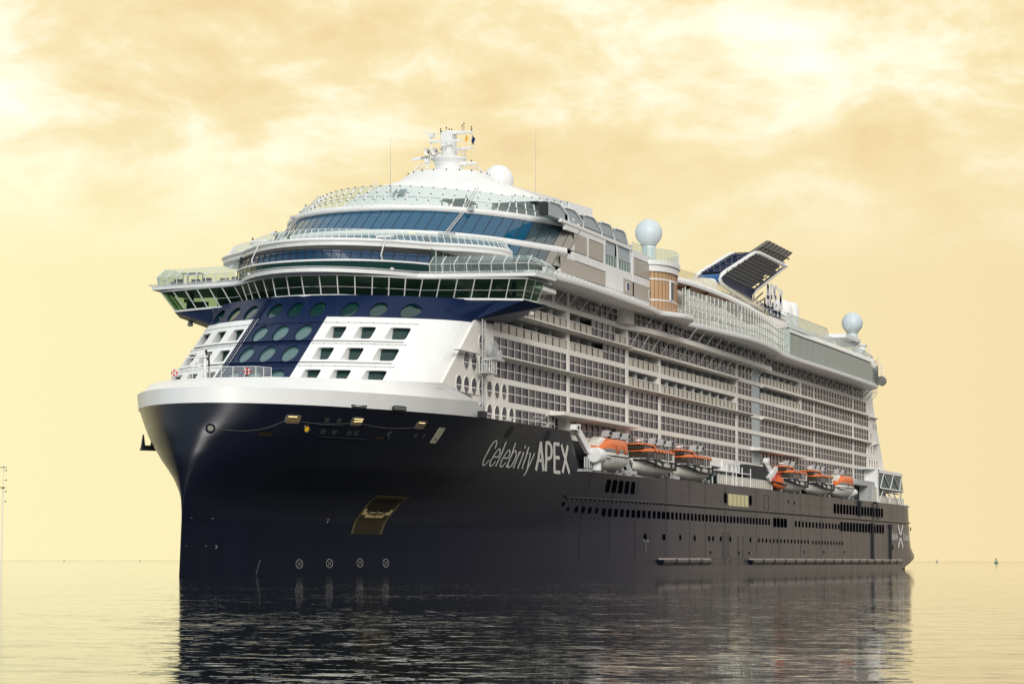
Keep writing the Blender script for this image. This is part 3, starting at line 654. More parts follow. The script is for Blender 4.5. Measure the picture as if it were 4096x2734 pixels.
# sun ledges
for x0, x1, z, d in ((41.5, 92.6, 29.86, 1.0), (38.2, 92.8, 24.66, 1.0), (93, 152, 29.76, .8), (93, 161, 24.66, .9), (168.4, 257, 29.7, .7), (168.4, 193, 24.6, .8), (193, 259.5, 24.5, .8), (262, 266, 24.5, .8), (258, 265.5, 29.6, .6)):
    m = MB(); m.box(x0, x1, YO - d, YO, z, z + .07); n = int((x1 - x0) / 1.3)
    m.box(x0, x1, YO - d - .05, YO - d + .03, z - .03, z + .12)
    for k in range(n + 1): x = x0 + (x1 - x0) * k / n; m.prism([(x, YO, z), (x, YO - d * .9, z), (x, YO, z - .26)], (.06, 0, 0))
    m.build('sun_ledge', cream, block)
# second overhang amidships and its fascia
def ovy(x): return interp(x, [88, 92, 96, 104, 118, 142, 169, 170], [-19.5, -19.9, -21.0, -21.5, -21.6, -21.5, -21.1, -21.1])
m = MB(); xs = [88 + i * 82 / 50 for i in range(51)]
m.prism([(x, ovy(x), 32.25) for x in xs] + [(170, -17.7, 32.25), (88, -17.7, 32.25)], (0, 0, .68)); m.build('overhang_deck', cream, block)

# panelled wall of the topmost side row
m = MB()
for x0, x1 in ((46, 60.5), (61.5, 75.4)):
    k = int((x1 - x0) / 1.2)
    for i in range(k): a = x0 + i * (x1 - x0) / k; m.box(a, a + (x1 - x0) / k - .09, YO - .02, YO + .1, 32.95, 35.2, 1)
    m.box(x0, x1, YO + .04, -17.6, 32.9, 35.25, 2)
m.box(60.5, 61.5, YO - .05, -17.6, 32.3, 35.3, 0)
m.build('cladding_panel', [cream, cabglass, dark], block)
m = MB(); m.box(88, 92.2, -20.6, -17.6, 32.9, 35.3); m.build('corner_bay', cream, block)

# the side module is drawn at 2.62 m pitch; bring it to its true 2.68 m pitch and 17.4 m half-width
KM = 1.0221; MT = Matrix.Diagonal((KM, KM, KM, 1)); MT.translation = (5.07, 2.53, -.037); seen = set()
for o in [block] + list(block.children):
    if o.data.name not in seen:
        seen.add(o.data.name); moved = o.location.length > 0
        o.data.transform(MT if not moved else Matrix.Diagonal((KM, KM, KM, 1)))
    if o.location.length > 0: o.location = MT @ o.location
YW = YO * KM + 2.53
# --- side promenade deck with struts below
WX = [52, 55, 61, 69, 75, 84, 93, 100, 103.8, 106, 109.2, 112.5, 115.5, 118, 119.8, 123.5, 132.6, 146, 152, 157.3, 165, 169.6, 176, 180, 195, 212, 232, 254, 261, 265, 267.5, 268.5]
WY = [-20.2, -21.0, -21.5, -21.8, -21.8, -21.65, -21.6, -21.3, -20.95, -21.9, -23.1, -23.3, -22.6, -21.3, -20.4, -20.9, -21.8, -23.1, -23.2, -23.1, -22.6, -22.2, -21.4, -21.2, -21.15, -21.5, -21.6, -21.6, -20.9, -19.2, -16.5, -12]
def wy(x): return interp(x, WX, WY)
m = MB(); xs = [52 + i * 1.0 for i in range(217)]; ed = [(x, wy(x)) for x in xs]
m.prism([(x, y, 35.3) for x, y in ed] + [(268.5, 12, 35.3), (267.5, 16.5, 35.3), (261, 21, 35.3), (52, 20.2, 35.3)], (0, 0, .6), 0)
m.loft([[(x, y - .0, 35.35) for x, y in ed], [(x, y - .12, 35.6) for x, y in ed], [(x, y, 35.88) for x, y in ed]], 0, False, False)
promenade = m.build('promenade_deck', white, ship)
m = MB(); m.path([(x, wy(x) - .35, 36.15) for x in [54 + i * 1.5 for i in range(142)]], .035, 5)
for i in range(0, 142): x = 54 + i * 1.5; m.tube((x, wy(x) - .35, 36.15), (x, wy(x) + .1, 35.75), .03, 4)
m.build('edge_rail', steel, promenade)
sx = [48, 53, 56.6, 61.7, 66.7, 71.8, 76.8, 81.9, 87, 96, 101] + [106 + 5.0 * i for i in range(11)] + [162, 166.5] + [173 + 4.4 * i for i in range(21)]
sp = MB()
for x in sx:
    s_ = MB(); x = x * KM + 5.07; yb_ = ovy((x - 5.07) / KM) * KM + 2.53 if 99 < x < 178 else YW
    s_.tube((x, yb_ - .05, 33.55), (x, yb_ - 1.5, 35.35), .075, 5); s_.build('strut', steel, block)
for i in range(15):
    x = 100.8 + 5.16 * i; s_ = MB(); s_.tube((x, YW - .05, 30.65), (x, YW - 1.5, 32.95), .075, 5); s_.build('strut', steel, block)
for x in (263, 268): s_ = MB(); s_.tube((x - 2, YW - .05, 33.2), (x - 1, YW - 2.2, 35.3), .09, 5); s_.build('strut', steel, block)
# --- bridge
BB_ = [(30.4, 0), (31, 3.6), (32.8, 5.8), (35.7, 9.2), (38, 10.9), (40, 17.2), (42.2, 22), (46, 22.5)]
BT_ = [(29.5, 0), (30.3, 3.8), (32.6, 7.2), (35.9, 10.5), (36.9, 11.8), (38.7, 17.6), (40.5, 23.1), (44.8, 23.7)]
def mir(c): return [(x, -y) for x, y in c[::-1]] + [p for p in c[1:]]
def resample(c, n):
    d = [0]
    for i in range(1, len(c)): d.append(d[-1] + math.hypot(c[i][0] - c[i - 1][0], c[i][1] - c[i - 1][1]))
    return [(interp(d[-1] * k / n, d, [p[0] for p in c]), interp(d[-1] * k / n, d, [p[1] for p in c])) for k in range(n + 1)]
def bridge_lines(c):
    h = resample(c[:4] if False else c[:5], 7) + resample(c[4:7], 6)[1:] + resample(c[6:], 2)[1:]
    return mir(h)
LB, LT = bridge_lines(BB_), bridge_lines(BT_); ZB, ZT_ = 31.4, 33.55
m = MB()
m.prism([(x - .12, y * 1.003, 31.22) for x, y in LB] + [(48, 22.4, 31.22), (48, -22.4, 31.22)], (0, 0, .16), 0)
m.prism([(x - .1, y, 33.5) for x, y in LT] + [(48, 23.6, 33.5), (48, -23.6, 33.5)], (0, 0, .2), 1)
m.box(45.0, 45.2, -16.5, 16.5, 31.3, 33.6, 1); 
for s in (-1, 1):
    m.box(41.5, 42.6, s * 19 - 1.2, s * 19 + 1.2, 31.4, 32.35, 2); m.box(43.3, 43.7, s * 20.5 - .2, s * 20.5 + .2, 31.4, 33.5, 2); m.box(41.8, 42.2, s * 20.2 - .5, s * 20.2 + .5, 32.35, 32.75, 2); m.box(45.6, 45.75, min(s * 16.5, s * 22.6), max(s * 16.5, s * 22.6), 31.3, 32.1, 1)
for y in (-9, -5, -1, 3, 7): m.box(38 + abs(y) * .15, 39 + abs(y) * .15, y - 1, y + 1, 31.4, 32.3, 2)
m.box(41.2, 45, -16, -15.8, 31.4, 33.5, 1); m.box(41.2, 45, 15.8, 16, 31.4, 33.5, 1)
bridge = m.build('bridge', [white, grey, dark], ship)
for i in range(len(LB) - 1):
    a, b2, c, d = Vector((*LB[i], ZB)), Vector((*LB[i + 1], ZB)), Vector((*LT[i + 1], ZT_)), Vector((*LT[i], ZT_))
    m = MB(); m.poly([a.lerp(b2, .03), a.lerp(b2, .97), d.lerp(c, .97), d.lerp(c, .03)], 1)
    m.tube(a, d, .085, 4, 0); m.tube(a, b2, .07, 4, 0); m.tube(d, c, .1, 4, 0)
    if i == len(LB) - 2: m.tube(b2, c, .085, 4, 0)
    m.tube(a.lerp(d, .42), b2.lerp(c, .42), .022, 4, 0)
    m.build('bridge_window', [white, tint], bridge)
# navy soffits under the wings
for s in (-1, 1):
    m = MB(); root = [FS(s * 10.8, 30.7), FS(s * 12.2, 30.1), FS(s * 13.8, 29.6), FS(s * 15.2, 29.2), FS(s * 16.6, 28.75)]
    wing = [(*p, 31.32) for p in [(37.2, s * 10.2), (38.4, s * 12.2), (39.6, s * 16), (41.2, s * 19.5), (42.2, s * 22.2)]]
    tip = (46.6, s * 23.6, 31.0)
    m.loft([root, wing], 0, False, False, False)
    m.add([root[-1], wing[-1], tip, (50, s * 17.4, 29.4)], [(0, 1, 2, 3)], 0); m.add([wing[-1], tip, (48, s * 22.5, 31.25)], [(0, 1, 2)], 0)
    m.add([tip, (48, s * 22.5, 31.25), (53, s * 17.4, 31.2), (50, s * 17.4, 29.4)], [(0, 1, 2, 3)], 0)
    m.build('wing_soffit', navy2, bridge)
    fl = MB(); c = Vector((45.8, s * 21.8, 30.4)); fl.tube(c + UP * .7, c + UP * .2, .08, 6); fl.lathe(tuple(c), [(.12, -.55), (.34, -.5), (.34, -.2), (.2, .0), (.1, .12)], 12, 0, 'z'); fl.box(c.x - .4, c.x - .34, c.y - .1, c.y + .1, c.z - .2, c.z + .5)
    fl.build('floodlight', cream, bridge)
SLAB = [(28.05 + .0735 * y * y, y) for y in (0, 1.5, 3, 4.5, 6, 7.5, 9, 10.2, 11.1)] + [(37.5, 11.9), (37.9, 12.8), (39, 18), (40.2, 24.2), (46.2, 24.7), (48.5, 20.2)]
def slab(name, c, z0, z1, xa, mats, parent, edge=None):
    pts = mir(c); pts = [(xa, pts[0][1])] + pts + [(xa, pts[-1][1])] if xa else pts
    m = MB(); m.prism([(x, y, z0) for x, y in pts], (0, 0, z1 - z0)); return m.build(name, mats, parent)
slab('roof_slab', SLAB, 33.78, 34.25, 60, white, bridge)
m = MB(); rp = mir(SLAB); m.path([(x - .25, y * 1.01, 34.33) for x, y in rp], .04, 5); m.build('edge_rail', white, bridge)
# open terraces on the wings: cranked glass screens
for s in (-1, 1):
    m = MB(); g = MB()
    base = [(38.0 + .2 + (y - 12.2) * .187, s * y) for y in (12.2, 13.6, 15, 16.4, 17.8, 19.2, 20.6, 22, 23.4)] + [(42, s * 24.0), (44, s * 24.2), (46, s * 24.3)]
    for i, (x, y) in enumerate(base):
        ox, oy = (1.5, -s * .15) if i < 9 else (.2, -s * 1.5)
        p = [Vector((x, y, 34.28)), Vector((x - .35 * (i < 9), y + s * .3 * (i >= 9), 35.25)), Vector((x + ox, y + oy, 36.35))]
        m.path(p, .06, 4)
        if i: g.add([pp[0], pp[1], p[1], p[0]], [(0, 1, 2, 3)]); g.add([pp[1], pp[2], p[2], p[1]], [(0, 1, 2, 3)])
        if i: m.tube(pp[1], p[1], .035, 4)
        pp = p
    t_ = m.build('terrace_screen_frame', white, bridge); g.build('terrace_screen_glass', clear, bridge)
    m = MB()
    for k in range(5): x = 41 + .8 * (k % 2); y = s * (14 + k * 1.9); m.box(x, x + 1.3, y - .5, y + .5, 34.28, 34.75); m.box(x + .9, x + 1.3, y - .5, y + .5, 34.75, 35.2)
    m.box(45, 46.5, s * 21.5 - 1.2, s * 21.5 + 1.2, 36.2, 36.3); 
    for a in (45.1, 46.4): m.tube((a, s * 20.5, 34.3), (a, s * 20.5, 36.2), .06); m.tube((a, s * 22.5, 34.3), (a, s * 22.5, 36.2), .06)
    m.build('terrace_furniture', [dark], bridge)

# --- glazed lounge tiers above the bridge
def ring(fn, ymax, n): return [(fn(-ymax + 2 * ymax * k / n), -ymax + 2 * ymax * k / n) for k in range(n + 1)]
T3a = lambda y: 30.6 + .0385 * y * y + .0001 * y ** 4
T3b = lambda y: 30.07 + .0582 * y * y
low = MB()
A, B, C_ = ring(T3a, 12, 24), ring(T3a, 12, 24), ring(T3b, 12, 24)
low.loft([[(x, y, 34.28) for x, y in A], [(x, y, 35.28) for x, y in B]], 1, False, False, False)
low.loft([[(x + .05, y, 35.38) for x, y in B], [(x + .6, y, 36.5) for x, y in C_]], 2, False, False, False)
low.path([(x - .05, y, 35.33) for x, y in B], .12, 6, 0)
low.path([(x - .0, y, 36.52) for x, y in C_], .08, 6, 3)
for i in range(25):
    low.tube((*A[i], 34.28), (*B[i], 35.28), .04, 4, 3); low.tube((B[i][0], B[i][1], 35.38), (C_[i][0] + .55, C_[i][1], 36.5), .045, 4, 3)
for s in (-1, 1):
    low.add([(A[-1][0], s * 12, 34.28), (52, s * 13, 34.28), (52, s * 13, 37.2), (C_[-1][0] + .5, s * 12, 37.2)], [(0, 1, 2, 3)], 4)
    for k in range(6): x = 40 + 2 * k; low.tube((x, s * (12.2 + k * .13), 34.3), (x, s * (12.2 + k * .13), 37.2), .06, 4, 0)
lounge = low.build('lower_lounge', [white, greengl, bluegl2, black, greengl], ship)
def FT4(y): return 31.4 + .0576 * y * y
PR = [(FT4(y), y) for y in (0, 1.5, 3, 4.5, 6, 7.5, 9, 10.5, 11.8)] + [(40.6, 13.2), (42.4, 15.2), (44.6, 17.0), (47.2, 18.0), (50, 18.1), (53, 17.0), (55.5, 15.0)]
PR = PR[:9] + resample(PR[8:], 14)[1:]
slab('promenade_ring', PR, 37.15, 37.55, 64, white, lounge)
m = MB(); pr = mir(PR)
m.loft([[(x, y, 37.55) for x, y in pr], [(x - .3, y * 1.006, 37.75) for x, y in pr], [(x - .05, y, 38.0) for x, y in pr], [(x + .3, y * .99, 38.0) for x, y in pr]], 0, False, False); m.build('ring_fascia', white, lounge)
m = MB(); g = MB(); rs = resample(pr, 78); pa = None
for i, (x, y) in enumerate(rs):
    nx = rs[min(i + 1, 78)][0] - rs[max(i - 1, 0)][0]; ny = rs[min(i + 1, 78)][1] - rs[max(i - 1, 0)][1]; l = math.hypot(nx, ny); ix, iy = ny / l, -nx / l
    p = Vector((x + .35, y * .985, 37.95)); q = Vector((x + .35 + .75 * ix, y * .985 + .75 * iy, 39.15)); m.tube(p, q, .05, 4)
    if pa: g.add([pa[0], pa[1], q, p], [(0, 1, 2, 3)]); m.tube(pa[1], q, .03, 4)
    pa = (p, q)
m.build('promenade_rail', white, lounge); g.build('promenade_glass', clear, lounge)
# two tall blue glass storeys
def U(y): return .034 * y * y + .00008 * y ** 4
YS = [0]; 
while YS[-1] < 19.2:
    y = YS[-1]; sl__ = .068 * y + .00032 * y ** 3; YS.append(y + 1.22 / sqrt(1 + .35 * sl__ * sl__))
YS = [y * 19.5 / YS[-1] for y in YS]; YA = [-y for y in YS[:0:-1]] + YS
edgegl = mat('grey_blue_glass', (.05, .085, .10), .06, spec=.6); endgl = mat('grey_beige_glass', (.23, .22, .19), .08, spec=.6)
def tier(z0, z1, name, parent, m_side):
    c0, c1 = 43.4 + 1.43 * (z0 - 40.3), 43.4 + 1.43 * (z1 - 40.3)
    for i in range(len(YA) - 1):
        ya, yb2 = YA[i], YA[i + 1]; m = MB()
        P_ = [Vector((c0 + U(ya), ya, z0)), Vector((c0 + U(yb2), yb2, z0)), Vector((c1 + U(yb2), yb2, z1)), Vector((c1 + U(ya), ya, z1))]
        e = .025; m.poly([P_[0].lerp(P_[1], e), P_[1].lerp(P_[0], e), P_[2].lerp(P_[3], e), P_[3].lerp(P_[2], e)], 0)
        m.tube(P_[0], P_[3], .045, 4, 1); yy_ = -(ya + yb2) / 2; m.build(name, [bluegl if yy_ < 16.6 else (edgegl if yy_ < 18.6 else endgl), black], parent)
up = MB()
def uring(z, o, ymax=19.5): return [(43.4 + 1.43 * (z - 40.3) + U(y) - o, y) for y in YA]
def ledge(mb, z0, z1, o0, o1):
    a, b2 = uring(z0, o0), uring((z0 + z1) / 2, o1)
    R0 = [(x, y, z0) for x, y in uring(z0, .0)]; R1 = [(x, y, z0 + .12) for x, y in b2]; R2 = [(x, y, z1 - .05) for x, y in b2]; R3 = [(x, y, z1) for x, y in uring(z1, -.3)]
    mb.loft([R0, R1, R2, R3], 0, False, False)
ledge(up, 39.5, 40.26, 0, .75); ledge(up, 43.12, 43.88, 0, .8)
up.poly([(x + .2, y, 43.9) for x, y in uring(43.9, 0)] + [(96, 19.4, 43.9), (96, -19.4, 43.9)], 1)
up.poly([(x + 1.5, y * .98, 37.58) for x, y in uring(37.6, 0)] + [(96, 19.4, 37.58), (96, -19.4, 37.58)], 1)
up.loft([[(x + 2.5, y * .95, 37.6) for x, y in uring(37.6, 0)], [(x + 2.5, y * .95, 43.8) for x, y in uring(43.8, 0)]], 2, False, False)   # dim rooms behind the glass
# side walls of the block
yS = -19.5
for s in (1, -1):
    Y = lambda y: y * s
    def sb(x0, x1, z0, z1, mi=0, t=.4, o=0.):
        ya, yb2 = Y(yS - o), Y(yS + t); up.box(x0, x1, min(ya, yb2), max(ya, yb2), z0, z1, mi)
    up.box(82.6, 95.6, min(Y(-19.4), Y(-13)), max(Y(-19.4), Y(-13)), 39.7, 40.04, 0); sb(58, 108, 35.9, 37.0); sb(82.9, 91, 37.0, 39.05); sb(69, 108, 39.05, 40.08); sb(66, 83, 42.5, 43.3)
    sb(74.7, 75.4, 40.0, 42.6, 0, .4, .02); sb(82.0, 82.6, 40, 43.2, 0, .4, .02); sb(95.2, 95.8, 36, 43.1, 0, .4, .03); sb(107.6, 108.2, 36, 43.1, 0, .4, .03); sb(95, 108, 42.45, 43.4, 0, 4); sb(64, 95, 43.2, 43.6, 0, .4, .1)
    up.box(67, 82.8, min(Y(-19), Y(-14)), max(Y(-19), Y(-14)), 36, 39.3, 2); up.box(73, 82.8, min(Y(-19), Y(-14)), max(Y(-19), Y(-14)), 39.3, 43.2, 2)
    up.box(95.6, 107.8, min(Y(-18.9), Y(-14)), max(Y(-18.9), Y(-14)), 36, 43.2, 2); up.box(82.6, 95.6, min(Y(-17.4), Y(-13)), max(Y(-17.4), Y(-13)), 36, 43.2, 0)
for s in (1, -1):
    for q in ([(67.7, 40.2), (76, 40.2), (76, 43.25), (72.0, 43.25)], [(63.4, 37), (70, 37), (70, 39.6), (66.7, 39.6)]):
        up.prism([(x, s * -19.46, z) for x, z in q], (0, s * .3, 0), 0)
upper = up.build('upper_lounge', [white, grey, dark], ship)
tier(37.6, 39.52, 'lounge_window', upper, None); tier(40.28, 43.08, 'lounge_window', upper, None)
# beige side panels
for x0, x1, z0, z1, w in ((64.0, 82.8, 37.05, 39.0, 1.15), (69.5, 74.7, 40.12, 42.45, .95), (75.5, 81.9, 40.12, 42.45, 1.0), (91.2, 107.6, 37.0, 39.05, 1.15), (95.9, 107.5, 40.1, 42.4, 1.1)):
    m = MB(); k = max(1, round((x1 - x0) / w))
    for i in range(k): a = x0 + i * (x1 - x0) / k; m.box(a, a + (x1 - x0) / k - .07, yS - .03, yS + .1, z0 + .06, z1 - .06, 1 if (i < k - 2 or x0 < 91) else 2)
    m.box(x0, x1, yS + .05, yS + .3, z0, z1, 3)
    if 91 < x0 < 92:
        for a in (92, 103): m.box(a, a + 1.6, yS - .09, yS + .05, 37.5, 38.7, 0); m.box(a + .2, a + 1.4, yS - .12, yS - .05, 37.6, 38.6, 2)
    m.build('cladding_panel', [white, mat('beige_panel_%d' % x0, (.40, .365, .31), .35, var=.04), bluegl2, black], upper)
# recess rail between the fins
m = MB(); m.box(82.9, 95, yS + .1, yS + .13, 40.1, 41.4, 1)
for k in range(11): x = 83 + k * 1.2; m.tube((x, yS + .08, 40.05), (x, yS + .08, 41.45), .05, 4)
m.tube((82.9, yS + .08, 41.45), (95, yS + .08, 41.45), .05, 4); m.build('recess_rail', [steel, clear], upper)
# shark-fin windbreaks
for i, (x, tz, bz_) in enumerate(((64.5, 45.3, 43.5), (70.6, 45.35, 43.5), (78.6, 45.45, 43.4), (85.6, 45.45, 40.1), (92.0, 45.4, 40.1))):
    m = MB(); pr2 = [(x - 4.5, tz - .1), (x - 1.2, tz), (x - .2, tz - .15), (x + 2.6, bz_ + .9 if bz_ > 42 else 42.9), (x + 2.9, bz_), (x - 4.5, bz_)]
    m.prism([(a, yS + .15, z) for a, z in pr2], (0, 1.2, 0), 0)
    m.path([(a, yS + .1, z) for a, z in pr2[:5]], .14, 6, 1); m.box(x - 5.6, x - 4.4, yS + .3, yS + 1.2, bz_, tz - .25, 2)
    m.build('windbreak_fin', [mat('fin_blue_grey_%d' % i, (.36, .42, .45), .4, var=.05), white, dark], upper)
# top-deck leaning glass screen
P0, P1 = [], []
for y in YA:
    b2 = 46.6 + .058 * y * y; t_ = 50.2 + .0667 * y * y - (.012 * y * y if abs(y) > 15 else 0)
    P0.append(Vector((b2 + .5, y, 43.9))); P1.append(Vector((t_, y * .93, 46.6)))
m = MB(); g = MB()
for i in range(len(YA)):
    m.tube(P0[i], P1[i], .085, 5, 0)
    for q in (.25, .62, .97): m.sphere(tuple(P0[i].lerp(P1[i], q) + Vector((-.1, 0, 0))), .11, 6, 1)
    if i: g.poly([P0[i - 1], P0[i], P1[i], P1[i - 1]]); m.tube(P0[i - 1].lerp(P1[i - 1], .42), P0[i].lerp(P1[i], .42), .03, 4, 1)
m.build('windscreen_post', [white, dark], upper, label='row of leaning white posts round the top deck'); g.build('windscreen_glass', clear, upper)
# travelling window-cleaning gantries
for y in (-10.9, 10.6):
    m = MB(); pa = [Vector((43.4 + 1.43 * (z - 40.3) + U(y) - 1.4 + (z > 43) * 1.2, y, z)) for z in (39.9, 43.6)] + [Vector((58.3, y * .97, 47.0))]
    for o in (-.18, .18): m.path([p + Vector((0, o, 0)) for p in pa], .07, 5)
    for k in range(12): p = pa[0].lerp(pa[1], k / 12); m.tube(p + Vector((0, -.18, 0)), p + Vector((0, .18, 0)), .03, 4)
    for p in pa[:2]: m.box(p.x - .3, p.x + .3, p.y - 1.1, p.y + 1.1, p.z - .15, p.z + .15)
    m.build('cleaning_gantry', steel, upper)
for y in (-8.2, 7.6):
    m = MB(); pa = [Vector((33.0 + .0576 * y * y - 2.4, y, 34.5)), Vector((32.0 + .05 * y * y - 2.2, y, 35.9)), Vector((33.0 + .0576 * y * y - 1.9, y * .97, 38.3))]
    m.path(pa, .1, 5); 
    for p in (pa[0], pa[2]): m.box(p.x - .2, p.x + .2, p.y - 1, p.y + 1, p.z - .12, p.z + .12)
    m.build('cleaning_gantry', white, upper)
# deck shelters and planters seen through the screen
m = MB()
for x0, x1, y0, y1, z1 in ((58, 63, -9, -6, 45.6), (64, 82, -16.5, -10.5, 45.75), (60, 63, 3, 6, 45.0)):
    m.box(x0, x1, y0, y1, z1, z1 + .15, 0)
    for x in (x0 + .1, x1 - .1, (x0 + x1) / 2):
        for y in (y0 + .1, y1 - .1): m.tube((x, y, 43.9), (x, y, z1), .08, 5, 0)
m.box(66, 82, -11.4, -11.1, 43.9, 45.7, 0); m.box(54, 60, -4, 2, 43.9, 44.7, 1); m.box(56, 60, 5, 10, 43.9, 44.6, 1)
m.lathe((57.5, -9.5, 43.9), [(.35, 0), (.3, .6), (.42, 1.0), (.02, 2.3)], 8, 2); m.build('deck_shelter', [dark, boatgr, mat('cypress_green', (.015, .035, .02), .9)], upper)
# --- white dome house, mast and aerials
m = MB(); MX = 76.5
m.lathe((MX, 0, 0), [(16.5, 43.9), (15.2, 46.2), (12.5, 48.3), (9.2, 49.75), (6.7, 50.5), (5.35, 51.6), (4.9, 51.8), (1.0, 51.85)], 48)
m.loft([[(x, y, z) for x, y in ((MX - 2, -9.5), (98, -13), (98, 13), (MX - 2, 9.5))] for z in (47.2, 49.6)], 0, True, True, False)
m.add([(MX - 14.6, 2.1, 47.25), (MX - 14.4, .6, 47.25), (MX - 13.0, .6, 48.1), (MX - 13.2, 2.1, 48.1)], [(0, 1, 2, 3)], 1)
for k in range(20): a = 2 * pi * k / 20; m.sphere((MX + 5.4 * cos(a), 5.4 * sin(a), 51.68), .1, 6, 2)
dome = m.build('dome_house', [white, aqua, dark], ship)
m = MB(); n = 22; rp = [(MX + 5.1 * cos(a), 5.1 * sin(a), 51.7) for a in [2 * pi * k / n for k in range(n)]]; rt = [(MX + 4.0 * cos(a), 4.0 * sin(a), 52.85) for a in [2 * pi * k / n for k in range(n)]]
m.path(rt, .04, 5, 0, True); m.path([tuple(Vector(a).lerp(Vector(b2), .5)) for a, b2 in zip(rp, rt)], .025, 4, 0, True)
for a, b2 in zip(rp, rt): m.tube(a, b2, .035, 4)
m.build('dome_railing', white, dome)
m = MB(); m.lathe((MX, -.05, 0), [(2.05, 51.8), (1.75, 52.9), (1.9, 53.4), (2.35, 53.75), (2.35, 53.95), (1.0, 54.0), (.78, 55.5), (.58, 57.45), (.5, 57.5)], 24)
m.box(MX - .7, MX + 1.1, -.75, .75, 53.9, 57.35)
def arm(y0, z0, y1, z1, w=.3, h=.16, mi=0): m.loft([[(MX - w, y0, z0 - h), (MX + w, y0, z0 - h), (MX + w, y0, z0 + h), (MX - w, y0, z0 + h)], [(MX - w * .4, y1, z1 - h * .4), (MX + w * .4, y1, z1 - h * .4), (MX + w * .4, y1, z1 + h * .4), (MX - w * .4, y1, z1 + h * .4)]], mi, True, True, False)
arm(0, 57.4, 1.15, 57.2, .4, .2); arm(0, 57.3, -3.4, 57.25, .4, .25); arm(-.5, 55.0, -3.4, 55.25, .3, .22); arm(-1.2, 53.2, -4.0, 53.1, .5, .3); arm(.4, 55.2, 1.2, 55.2)
mast = m.build('mast', [white], dome)
m = MB(); rp = [(MX + 2.3 * cos(a), 2.3 * sin(a), 53.95) for a in [2 * pi * k / 14 for k in range(14)]]
for h in (.5, 1.05): m.path([(x, y, z + h) for x, y, z in rp], .03, 4, 0, True)
for p in rp: m.tube(p, (p[0], p[1], p[2] + 1.05), .03, 4)
m.build('mast_railing', white, mast)
def radar(y, zb, zt, y0, z0, y1, z1, hh, nm=None):
    m = MB(); m.lathe((MX - 1.6, y, zb), [(.22, 0), (.1, .3), (.1, zt - zb - .5)], 8); m.box(MX - 1.9, MX - 1.3, y - .32, y + .32, zt - .5, zt)
    d = Vector((0, y1 - y0, z1 - z0)); m.prism([(MX - 1.85, y0, z0 - hh), (MX - 1.6, y0, z0 - hh), (MX - 1.6, y0, z0 + hh), (MX - 1.85, y0, z0 + hh)], d)
    if nm: text(m, nm, 0, 1, 0, hh * 1.5, .016, .03, lambda a, b2: (MX - 1.9, lerp(y0, y1, .34 + a * .34) + 0, lerp(z0, z1, .34 + a * .34) - hh * .8 + b2), 0, .1)
    if nm: m.m = m.m[:-0 or None]
    return m
r_ = radar(2.35, 52.0, 53.7, 4.4, 53.75, .36, 54.05, .17); r_.build('radar_antenna', white, mast)
m = MB(); text(m, 'WARTSILA', 0, 1, 0, .24, .012, .022, lambda a, b2: (MX - 1.9, lerp(3.1, 1.85, a), lerp(53.85, 53.94, a) - .13 + b2), 0, .1)
for a in (3.0 - .13, 2.0 - .11): 
    for k in (-.04, .04): m.box(MX - 1.91, MX - 1.89, a + k - .015, a + k + .015, 54.05, 54.09)
m.build('radar_lettering', dark, mast)
radar(.0, 53.9, 55.75, 2.05, 55.95, -2.45, 55.9, .15).build('radar_antenna', white, mast); radar(1.75, 54.0, 57.0, 2.9, 57.2, .4, 56.9, .05).build('radar_antenna', white, mast)
for y in (2.15, 1.1):
    m = MB(); m.lathe((MX - 1.9, y, 54.6), [(.02, 1.0), (.16, .9), (.2, .4), (.3, .1), (.46, -.25), (.5, -.3), (.44, -.26), (.15, .3), (.08, .5)], 18, 0, 'x', caps=False)
    m.lathe((MX - 1.9, y, 54.6), [(.13, .2), (.01, .2)], 10, 1, 'x'); m.tube((MX - 1.6, y, 54.6), (MX - 1.2, y, 54.0), .1); m.build('ship_horn', [cream, dark], mast)
m = MB()
for y, z0, z1 in ((1.1, 57.2, 57.9), (.3, 57.4, 58.05), (-.1, 57.4, 57.8), (-.45, 57.4, 57.75), (-2.15, 57.3, 58.45), (-1.9, 57.3, 58.2), (-3.2, 57.3, 57.95), (-3.2, 53.1, 53.5), (.9, 55.3, 55.5)):
    m.tube((MX, y, z0), (MX, y, z1), .03, 5); m.lathe((MX, y, z1 - .12), [(.08, 0), (.08, .18)], 6)
for y in (1.0, -3.2): m.lathe((MX, y, 57.3), [(.16, 0), (.07, .1), (.07, .22), (.17, .34)], 8)
m.build('navigation_light', dark, mast)
m = MB()
for y0, y1 in ((-2.5, -2.7), (-2.95, -3.2), (-3.1, -3.5), (-3.4, -3.9), (1.1, .6)): m.tube((MX, y0, 57.2), (MX - .2, y1, 52.2 if y1 < 0 else 54), .012, 3)
m.build('signal_halyard', steel, mast)
def radome(c, r, base, parent, nm='radome', ped=.5):
    rdm = MATS.get('radome_shell') or mat('radome_shell', (.56, .635, .665), .45, var=.03)
    m = MB(); m.sphere(c, r, 32); m.lathe((c[0], c[1], base), [(r * ped * 1.15, 0), (r * ped, .4), (r * ped, c[2] - base - r * .86)], 20)
    m.lathe((c[0], c[1], c[2] - r * .86), [(r * ped * 1.2, -.1), (r * ped * 1.2, .12)], 20, 1)
    for k in range(4):
        a = k * pi / 4; m.path([(c[0] + r * 1.001 * cos(t_) * cos(a), c[1] + r * 1.001 * cos(t_) * sin(a), c[2] + r * 1.001 * sin(t_)) for t_ in [pi * 2 * j / 30 for j in range(30)]], .012, 3, 2, True)
    return m.build(nm, [rdm if c[0] > 100 else white, grey, grey], parent)
radome((82.0, -5.0, 51.6), 2.02, 48.6, dome)
